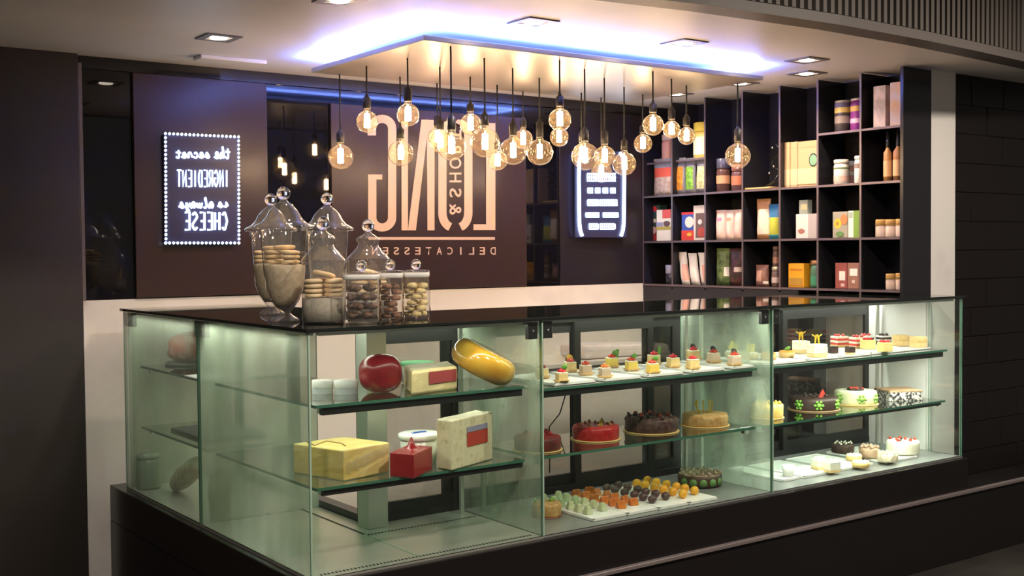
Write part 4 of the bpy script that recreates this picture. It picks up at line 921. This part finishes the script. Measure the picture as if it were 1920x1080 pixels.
def minicake(px, py, z, label, body, top, leaf=0, stick=0, wpx=19, hpx=17, spread=True, group=None, disc=None):
    p = G(px, py, z); s = mpp(p); a = wpx * s / 2; h = hpx * s; r = thing('mini_cake', label, 'cake', (p.x, p.y, z + .0004), FACE + .35, group)
    bm = new(); box(bm, -a, a, -a, a, .002, h, bev=.003); obj('sponge', bm, body, r)
    bm = new()
    if spread:
        for k in range(4):
            ang = k * math.pi / 2; v0 = box(bm, -a * .9, a * .9, a * .9, a * 1.45, 0, .0025); xform(v0, Matrix.Rotation(ang, 4, 'Z'))
            for v in v0: v.co.z += max(0, max(abs(v.co.x), abs(v.co.y)) - a) * .9
    box(bm, -a * .98, a * .98, -a * .98, a * .98, 0, .0022); obj('paper_case', bm, m_case_, r)
    bm = new(); box(bm, -a * 1.0, a * 1.0, -a * 1.0, a * 1.0, h, h + .004, bev=.0015, seg=1); obj('cream_layer', bm, m_cream, r)
    bm = new(); sd = int(px)
    for k in range(5):
        an = k * 1.26 + sd; blob(bm, (a * .5 * math.cos(an), a * .5 * math.sin(an), h + .009), (.0085, .0085, .007), sub=1, amp=.2, seed=k)
    blob(bm, (0, 0, h + .014), .008, sub=1); obj('fruit_topping', bm, top, r)
    if leaf: bm = new(); vv = blob(bm, (0, 0, 0), (.013, .003, .011), sub=2); xform(vv, Matrix.Translation((a * .5, -a * .3, h + .024))); obj('mint_leaf', bm, m_leaf, r)
    if stick: bm = new(); vv = box(bm, -.007, .007, -.002, .002, 0, .062, bev=.001); xform(vv, Matrix.Translation((a * .95, 0, h * .4)) @ Matrix.Rotation(.12, 4, 'Y')); obj('green_stick', bm, m_leaf, r)
    if disc: bm = new(); vv = lathe(bm, [(0, 0), (.014, 0), (.014, .002), (0, .002)], 14); xform(vv, Matrix.Translation((0, a * .2, h + .02)) @ Matrix.Rotation(1.1, 4, 'X')); obj('chocolate_disc', bm, disc, r)
    return r
TZ = S1B + .0105
m_redtop = M((.62, .06, .03), .2)
for i, (q, lab) in enumerate((((1049, 726, 1108, 716), 'white tray with raspberry and mint mini cakes'), ((1140, 717, 1197, 709), 'white tray with three redcurrant-topped mini cakes'), ((1222, 709, 1275, 701), 'white tray with three yellow minted mini cakes'),
                              ((1304, 701, 1354, 694), 'white tray with three pale mini cakes, one with a green stick'), ((1379, 693, 1413, 689), 'white tray with three chocolate-tipped mini cakes beside the divider'))):
    tray(*q, S1B, .345, lab)
for a in ((1053, 717, 'mini cake with raspberries and a mint leaf', m_sponge, m_berry, 1, 0), (1017, 709, 'mini cake with brown-red topping seen through the misted divider', m_sponge, M((.35, .08, .05), .3), 0, 0),
          (1069, 697, 'mini cake with strawberry and golden chocolate disc', m_sponge, m_redtop, 0, 0), (1098, 703, 'mini cake with red fruit in a brown base, middle of its tray', col((.55, .38, .26)), m_redtop, 0, 0), (1134, 708, 'mini cake with red and gold topping on a brown base', col((.50, .38, .28)), M((.65, .16, .03), .25), 0, 0),
          (1147, 689, 'yellow mini cake with mint leaf and tall green stick', col((.80, .58, .12)), m_redtop, 1, 1), (1184, 695, 'yellow mini cake with mint leaf, middle of its tray', col((.80, .58, .12)), m_redtop, 1, 0), (1224, 700, 'yellow mini cake with mint leaf at the front tray edge', col((.80, .55, .10)), m_redtop, 1, 0),
          (1226, 684, 'pale mini cake with red berry and tall green stick', m_sponge, m_berry, 0, 1), (1262, 689, 'pale mini cake with bright red berries, middle of its tray', m_sponge, m_berry, 0, 0), (1299, 692, 'pale mini cake with bright red berries at the front tray edge', m_sponge, m_berry, 0, 0),
          (1300, 675, 'mini cake with dark and red topping at the tray back', m_sponge, m_berry, 0, 0), (1338, 680, 'mini cake with wide red topping and silver bead', col((.62, .48, .34)), m_redtop, 0, 0), (1377, 685, 'mini cake with dark chocolate tip and red fruit', col((.62, .48, .36)), m_redtop, 0, 0)):
    minicake(a[0], a[1], TZ, a[2], a[3], a[4], a[5], a[6], disc=(M(YEL, .3) if a[0] == 1069 else M((.03, .02, .02), .3) if a[0] in (1300, 1338, 1377) else None))
for q, lab, dp in (((1440, 687, 1506, 678), 'white tray with orange tarts and lemon pastries', .33), ((1521, 678, 1568, 672), 'white tray with two white layer squares', .33), ((1580, 672, 1629, 666), 'white tray with red layer slices and chocolate cubes', .33), ((1642, 666, 1688, 659), 'white tray with yellow cubes and cream slices', .33), ((1704, 660, 1738, 654), 'white tray with golden sponge blocks', .33)):
    tray(*q, S1B, dp, lab)
def tart(px, py, z, label, rpx, side, top, leaf=False, square=None, hh=.024):
    p = G(px, py, z); s = mpp(p); R_ = rpx * s; r = thing('tart', label, 'tart', (p.x, p.y, z + .0004), FACE)
    bm = new(); vv = lathe(bm, [(0, 0), (R_ * .88, 0), (R_, hh), (R_ * .93, hh), (0, hh * .9)], 30)
    for v in vv:
        k = 1 + .025 * math.cos(15 * math.atan2(v.co.y, v.co.x)); v.co.x *= k; v.co.y *= k
    obj('crust', bm, side, r)
    bm = new()
    for k in range(16):
        rr = R_ * (.72 if k < 10 else .34 if k < 15 else 0); an = k * (.628 if k < 10 else 1.257); blob(bm, (rr * math.cos(an), rr * math.sin(an), hh), (R_ * .26, R_ * .26, .009), sub=1, amp=.2, seed=k)
    obj('filling', bm, top, r)
    if leaf: bm = new(); vv = blob(bm, (0, 0, 0), (.016, .004, .009), sub=2); xform(vv, Matrix.Translation((.004, 0, hh + .016)) @ Matrix.Rotation(-.5, 4, 'Y')); obj('mint_leaf', bm, M((.22, .45, .08), .5), r)
    if square: bm = new(); vv = box(bm, -.02, .02, -.003, .003, -.02, .02, bev=.002); xform(vv, Matrix.Translation((.0, 0, hh + .026)) @ Matrix.Rotation(square, 4, 'Y')); obj('lemon_square', bm, m_lem, r)
    return r
tart(1375, 670, TZ, 'cream tart with a tilted lemon-yellow square', 16, m_sponge, m_cream, square=.5)
tart(1407, 673, TZ, 'cream tart with an upright lemon-yellow square', 16, m_sponge, m_cream, square=.1)
tart(1441, 674, TZ, 'orange tart with mint leaf behind the glass joint', 15, m_case_, m_orange, leaf=True)
tart(1475, 670, TZ, 'orange tart with mint leaf beside the white layer squares', 15, m_case_, m_orange, leaf=True)
def layered(px, py, z, label, wpx, dpx, layers, name='cake_slice', rz=.35, extra=None, top=None, cat='cake'):
    p = G(px, py, z); s = mpp(p); a, b = wpx * s / 2, dpx * s / 2; r = thing(name, label, cat, (p.x, p.y, z + .0004), FACE + rz); zz = 0
    for hpx, mt in layers:
        h = hpx * s; bm = new(); box(bm, -a, a, -b, b, zz, zz + h, bev=min(.0015, h * .25), seg=1); obj('layer', bm, mt, r); zz += h
    if top:
        bm = new()
        for k in range(5): blob(bm, (a * .6 * math.cos(k * 1.3), b * .6 * math.sin(k * 1.3), zz + .004), (.010, .009, .008), sub=1, amp=.3, seed=k + px)
        obj('topping', bm, top, r)
    if extra == 'curl':
        bm = new()
        for k in range(4):
            an = k * 1.5 + .3; tube(bm, [(a * .4 * math.cos(an) * (1 - t * .1), b * .4 * math.sin(an), zz - .002 + t * .006) if t < 7 else (a * .4 * math.cos(an) + (t - 6) * .006 * math.cos(an * 2), b * .4 * math.sin(an), zz - .002 + t * .006 - (t - 6) * .003) for t in range(10)], .0028, 5)
        obj('chocolate_curl', bm, M((.85, .52, .03), .35), r)
    return r
m_pale = col((.84, .80, .62), (.86, .82, .68)); m_red2 = M((.60, .06, .05), .4); m_biscuit2 = col((.72, .48, .20), (.80, .58, .28))
layered(1502, 662, TZ, 'white layered square with orange curls, farther back on its tray', 24, 24, [(7, m_sponge), (3, m_pale), (8, m_cream), (5, m_pale)], extra='curl')
layered(1532, 669, TZ, 'white layered square with orange curls at the front of its tray', 28, 26, [(7, m_sponge), (3, m_pale), (9, m_cream), (5, m_pale)], extra='curl')
for x, y, lab in ((1574, 650, 'red and cream layer slice next to the lemon curls'), (1609, 652, 'red and cream layer slice next to the yellow cubes')):
    layered(x, y, TZ, lab, 26, 22, [(4, m_sponge), (4, m_red2), (4, m_cream), (4, m_red2), (4, m_cream)], top=m_red2)
layered(1562, 662, TZ, 'dark chocolate cube in front of a red slice, nearer the white squares', 14, 14, [(13, m_dark)], name='chocolate_cube', cat='chocolate'); layered(1594, 664, TZ, 'dark chocolate cube with pale base in front of a red slice', 14, 14, [(3, m_sponge), (11, m_dark)], name='chocolate_cube', cat='chocolate')
layered(1623, 646, TZ, 'dark and white slice with red fruit behind a yellow cube', 24, 18, [(6, m_dark), (3, m_white), (4, m_dark), (4, m_white)], top=m_red2); layered(1657, 646, TZ, 'dark and white slice with chocolate shavings behind a yellow cube', 22, 18, [(6, m_dark), (4, m_white), (4, m_dark), (3, m_white)], top=m_dark)
for x, y, lab in ((1627, 654, 'pale yellow mousse cube with berry, farther back'), (1659, 659, 'pale yellow mousse cube with berry at the front tray edge')):
    layered(x, y, TZ, lab, 21, 20, [(17, col((.80, .64, .24)))], top=m_berry, name='mousse_cube')
for x, y, lab in ((1689, 648, 'golden crumb sponge block beside the yellow cubes'), (1722, 651, 'golden crumb sponge block nearest the marble end')):
    layered(x, y, TZ, lab, 23, 22, [(9, m_biscuit2), (3, m_gold), (8, m_biscuit2)], name='sponge_block')
# whole cakes on the lower shelves
def roundcake(px, py, z, label, rpx, hpx, side, top, board=m_gold, deco=None, rough_amp=0, name='round_cake'):
    p = G(px, py, z); s = mpp(p); R_ = rpx * s; h = hpx * s; r = thing(name, label, 'cake', (p.x, p.y, z + .0004))
    if board: bm = new(); lathe(bm, [(0, 0), (R_ * 1.07, 0), (R_ * 1.08, .002), (R_ * 1.07, .004), (0, .004)], 36); obj('cake_board', bm, board, r)
    bm = new(); vv = lathe(bm, [(0, .004), (R_ * .98, .004), (R_, .010), (R_, h * .55), (R_, h - .012), (R_ * .95, h - .002), (R_ * .8, h), (R_ * .4, h), (0, h)], 40)
    for v in vv:
        if rough_amp and v.co.z > .006: v.co += Vector((noise.noise(v.co * 50), noise.noise(v.co * 50 + Vector((7, 0, 0))), .8 * noise.noise(v.co * 50 + Vector((0, 7, 0))))) * rough_amp
    bm.normal_update()
    for f in bm.faces: f.material_index = 1 if sum(v.co.z for v in f.verts) / len(f.verts) > h - .004 else 0
    obj('cake_body', bm, [side, top], r)
    for k, d in enumerate(deco or []):
        if d[0] == 'berries':
            bm = new()
            for j in range(d[2]):
                an = j * 2.4 + k; rr = R_ * d[3] * math.sqrt((j + .5) / d[2]); blob(bm, (rr * math.cos(an), rr * math.sin(an), h + d[4] * .5), (d[4] * random.uniform(.7, 1.2), d[4] * random.uniform(.7, 1.2), d[4]), sub=1, amp=.3, seed=j)
            obj('topping', bm, d[1], r)
        if d[0] == 'splat':
            for an in d[2]:
                bm = new(); a0 = FACE - math.pi / 2 + an
                for q in range(6):
                    u, v_ = .018 * math.cos(q * 1.05 + k), .018 * math.sin(q * 1.05 + k)
                    aa = a0 + u / R_; blob(bm, (R_ * math.cos(aa) * 1.005, R_ * math.sin(aa) * 1.005, h * .5 + v_), (.0075, .0075, .0075), sub=1)
                blob(bm, (R_ * math.cos(a0), R_ * math.sin(a0), h * .5), .013, sub=1); obj('green_splash', bm, d[1], r)
        if d[0] == 'dots':
            for an in d[2]:
                bm = new(); a0 = FACE - math.pi / 2 + an; vv = lathe(bm, [(0, 0), (d[3], 0), (d[3], .003), (0, .003)], 16)
                xform(vv, Matrix.Translation((R_ * math.cos(a0), R_ * math.sin(a0), h * .45)) @ Matrix.Rotation(a0, 4, 'Z') @ Matrix.Rotation(math.pi / 2, 4, 'Y')); obj('green_disc', bm, d[1], r)
        if d[0] == 'curls':
            bm = new()
            for j in range(5):
                an = FACE + .4 + j * .62; b0 = Vector((R_ * .25 * math.cos(an), R_ * .25 * math.sin(an), h - .002)); o_ = Vector((math.cos(an), math.sin(an), 0))
                tube(bm, [b0 + o_ * (.0 + .030 * math.sin(t * .30)) * (1 if j % 2 else .4) + Vector((0, 0, t * .0065)) for t in range(9)], .003, 5)
            obj('sugar_curls', bm, d[1], r)
        if d[0] == 'disc': bm = new(); lathe(bm, [(0, h), (R_ * d[2], h), (R_ * d[2], h + .008), (0, h + .008)], 24); obj('top_disc', bm, d[1], r)
        if d[0] == 'shards':
            bm = new()
            for j in range(d[2]):
                an = FACE - 1.2 + j * 1.4; vv = prism(bm, [(-.012, -.003), (.012, -.003), (.012, .003), (-.012, .003)], 0, .034, top=[(-.002, -.002, .034), (.003, -.002, .034), (.003, .002, .034), (-.002, .002, .034)])
                xform(vv, Matrix.Translation((R_ * .45 * math.cos(an), R_ * .45 * math.sin(an), h - .001)) @ Matrix.Rotation(.3 * (-1) ** j, 4, 'Y'))
            obj('strawberry_piece', bm, d[1], r)
    return r
m_cakered = col((.38, .012, .014), (.45, .03, .025), 60, .3, .35); m_straw = M((.62, .06, .04), .3); m_choccake = col((.045, .018, .014), (.10, .05, .04), 60, .8); m_nut = col((.48, .26, .08), (.62, .40, .16), 60, .6)
roundcake(1117, 823, S2, 'smooth red glazed cake with small crown of fruit', 44, 27, m_cakered, m_cakered, deco=[('berries', M((.35, .16, .05), .5), 14, .8, .008), ('shards', M((.45, .42, .08), .5), 1)])
roundcake(1221, 808, S2, 'dark chocolate shavings cake with red berries', 49, 28, m_choccake, m_choccake, rough_amp=.010, deco=[('berries', m_straw, 7, .75, .011), ('berries', m_dark, 26, .95, .009)])
roundcake(1322, 797, S2, 'golden nut-coated cake with yellow sugar curls', 43, 23, m_nut, m_nut, rough_amp=.003, deco=[('curls', M((.80, .52, .03), .3))])
roundcake(1008, 843, S2, 'dark red chocolate cake partly hidden by the glass joint', 44, 27, col((.16, .02, .02), (.09, .02, .015)), col((.22, .02, .02)), rough_amp=.004, deco=[('berries', M((.35, .03, .03), .35), 9, .7, .012)])
roundcake(1438, 783, S2, 'yellow crumb cake behind the glass joint', 30, 27, col((.74, .48, .10), (.80, .58, .2)), col((.78, .55, .12)), rough_amp=.004, deco=[('berries', col((.75, .5, .12)), 12, .85, .010)])
roundcake(1526, 767, S2, 'chocolate cake with green splashes and strawberry pieces', 45, 24, col((.04, .018, .014)), col((.035, .016, .012)), board=M((.35, .20, .10), .4), deco=[('splat', M((.22, .50, .06), .5), (-.9, -.05, .95)), ('shards', m_straw, 2), ('berries', m_dark, 7, .6, .009)])
roundcake(1604, 757, S2, 'cream white cake with green splashes and chocolate-strawberry disc', 39, 26, col((.80, .78, .46)), col((.88, .88, .66)), deco=[('splat', M((.28, .52, .10), .5), (-1.1, .0, .9)), ('disc', m_dark, .40), ('berries', m_straw, 6, .35, .011)])
layered(1684, 748, S2, 'flat square cake with brown top and patterned sides', 66, 62, [(16, mat('leopard_side', (.75, .72, .68), .4, c2=(.05, .04, .04), scale=70, ramp=(.48, .54))), (3, col((.42, .24, .13), (.55, .34, .2)))], name='square_cake', rz=.15)
# sweets on the deck of the middle bay
DZ = GB + .003
m_jg = mat('green_jelly', (.60, .66, .36), .35, c2=(.72, .74, .50), scale=30, trans=.25); m_jo = mat('amber_jelly', (.55, .13, .02), .3, c2=(.65, .2, .03), scale=30, trans=.15); m_tf = col((.06, .03, .028), (.11, .06, .055), 60, .3, .4); m_jy = col((.75, .33, .02), (.82, .42, .03), 60, .2, .4)
def jelly_mesh(kind):
    bm = new()
    if kind == 0: vv = prism(bm, [(-.017, -.017), (.017, -.017), (.017, .017), (-.017, .017)], 0, .032, bev=.004, top=[(-.009, -.009), (.009, -.009), (.009, .009), (-.009, .009)])
    elif kind == 1: prism(bm, [(-.018, -.016), (.018, -.016), (.018, .016), (-.018, .016)], 0, .030, bev=.002, top=[(-.018, -.003), (.018, -.003), (.018, .003), (-.018, .003)])
    elif kind == 2: blob(bm, (0, 0, .016), (.019, .019, .017), sub=2, amp=.12, fr=2)
    else: blob(bm, (0, 0, .017), (.019, .017, .018), sub=2, amp=.08, fr=2, pw=2.6)
    z0 = min(v.co.z for v in bm.verts)
    for v in bm.verts: v.co.z -= z0
    me = D.meshes.new('sweet'); bmesh.ops.recalc_face_normals(bm, faces=bm.faces); bm.to_mesh(me); bm.free(); return me
TR = [((1114, 979, 1175, 967), 0, m_jg, 'white tray of green jelly pyramids', ('jelly_sweet', 'pale green jelly pyramid on the deck tray', 'sweet'), 'green jelly sweets'), ((1177, 967, 1235, 957), 1, m_jo, 'white tray of amber jelly wedges', ('jelly_sweet', 'amber-orange jelly wedge on the deck tray', 'sweet'), 'amber jelly sweets'),
      ((1237, 957, 1291, 947), 2, m_tf, 'white tray of dark chocolate truffles', ('truffle', 'dark chocolate truffle on the deck tray', 'chocolate'), 'dark truffles'), ((1293, 947, 1347, 937), 3, m_jy, 'white tray of bright orange sweets', ('orange_sweet', 'bright orange coated sweet on the deck tray', 'sweet'), 'bright orange sweets')]
for q, kind, mt, lab, wh, grp in TR:
    r, xc, w_, y0 = tray(*q, DZ, .40, lab); me = jelly_mesh(kind); yb = r.location.y - .20
    for row in range(6):
        for k in (-1, 1):
            put(me, mt, wh[0], wh[1], wh[2], (xc + k * w_ * .24 + random.uniform(-.004, .004), yb + .085 + row * .056 + (.012 if k > 0 else 0) + random.uniform(-.004, .004), DZ + .0098), (0, 0, random.uniform(-.5, .5)), grp)
roundcake(1025, 967, DZ, 'nutty brown cake on a brown board behind the glass joint', 27, 26, m_nut, m_nut, board=M((.30, .12, .07), .5), rough_amp=.004, deco=[('berries', M((.30, .52, .10), .4), 2, .9, .012)])
roundcake(1312, 909, DZ, 'nut-topped chocolate cake with green discs around its side', 41, 23, col((.07, .035, .02)), col((.30, .22, .15), (.4, .3, .22)), board=None, deco=[('dots', M((.12, .26, .07), .5), (-.9, -.45, 0, .45, .9), .017), ('berries', col((.34, .26, .18)), 30, .95, .010)])
# deck of the right bay
for q, lab, dp in (((1508, 898, 1568, 886), 'white deck tray with custard slices', .34), ((1578, 884, 1640, 873), 'white deck tray with round tarts', .34), ((1662, 870, 1722, 859), 'white deck tray under the strawberry cream cake', .36), ((1466, 904, 1502, 899), 'white deck tray next to the glass joint', .34)):
    tray(*q, DZ, dp, lab)
EZ = DZ + .0105
layered(1537, 879, EZ, 'custard slice with icing, farther back on the deck tray', 24, 22, [(5, m_sponge), (10, m_pale), (4, m_white)], top=m_cream); layered(1560, 885, EZ, 'custard slice with icing at the front of the deck tray', 24, 22, [(5, m_sponge), (11, m_pale), (4, m_white)], top=m_cream)
tart(1614, 876, EZ, 'flat round tart with pale filling at the front of its tray', 17, m_gold, m_cream); tart(1601, 863, EZ, 'flat round tart with pale filling behind another tart', 15, m_gold, m_cream)
m_wdot = M((.85, .80, .66), .5)
roundcake(1580, 848, EZ, 'dark chocolate mound dotted with white pearls, beside the tarts', 21, 17, m_dark, m_dark, board=None, rough_amp=.004, deco=[('berries', m_wdot, 14, .9, .006)], name='chocolate_mound')
roundcake(1629, 858, EZ, 'milk chocolate mound of curls beside the sprinkle cake', 19, 19, col((.36, .22, .14), (.45, .3, .2)), col((.4, .26, .17)), board=None, rough_amp=.006, deco=[('berries', col((.42, .28, .2)), 12, .9, .011)], name='chocolate_mound')
roundcake(1664, 866, EZ, 'small cake covered in pale nut sprinkles', 19, 16, col((.66, .55, .34), (.80, .74, .58), 90, .8), col((.70, .60, .40), (.82, .78, .62), 90, .8), board=None, rough_amp=.005, deco=[('berries', col((.74, .66, .46)), 20, .95, .007)], name='sprinkle_cake')
roundcake(1693, 850, EZ, 'white cream cake topped with strawberries', 30, 25, col((.84, .80, .64)), col((.88, .86, .74)), board=None, deco=[('berries', m_straw, 7, .85, .010), ('berries', m_dark, 3, .6, .007)])
p = G(1478, 893, EZ); r = thing('dessert_cup', 'small white dessert cup beside the glass joint', 'cup', (p.x, p.y, EZ + .0004))
bm = new(); lathe(bm, [(0, 0), (.022, 0), (.030, .05), (.027, .05), (.020, .006), (0, .006)], 20); obj('cup_body', bm, m_white, r)
bm = new(); lathe(bm, [(0, .044), (.026, .044)], 20); obj('cream', bm, m_cream, r)
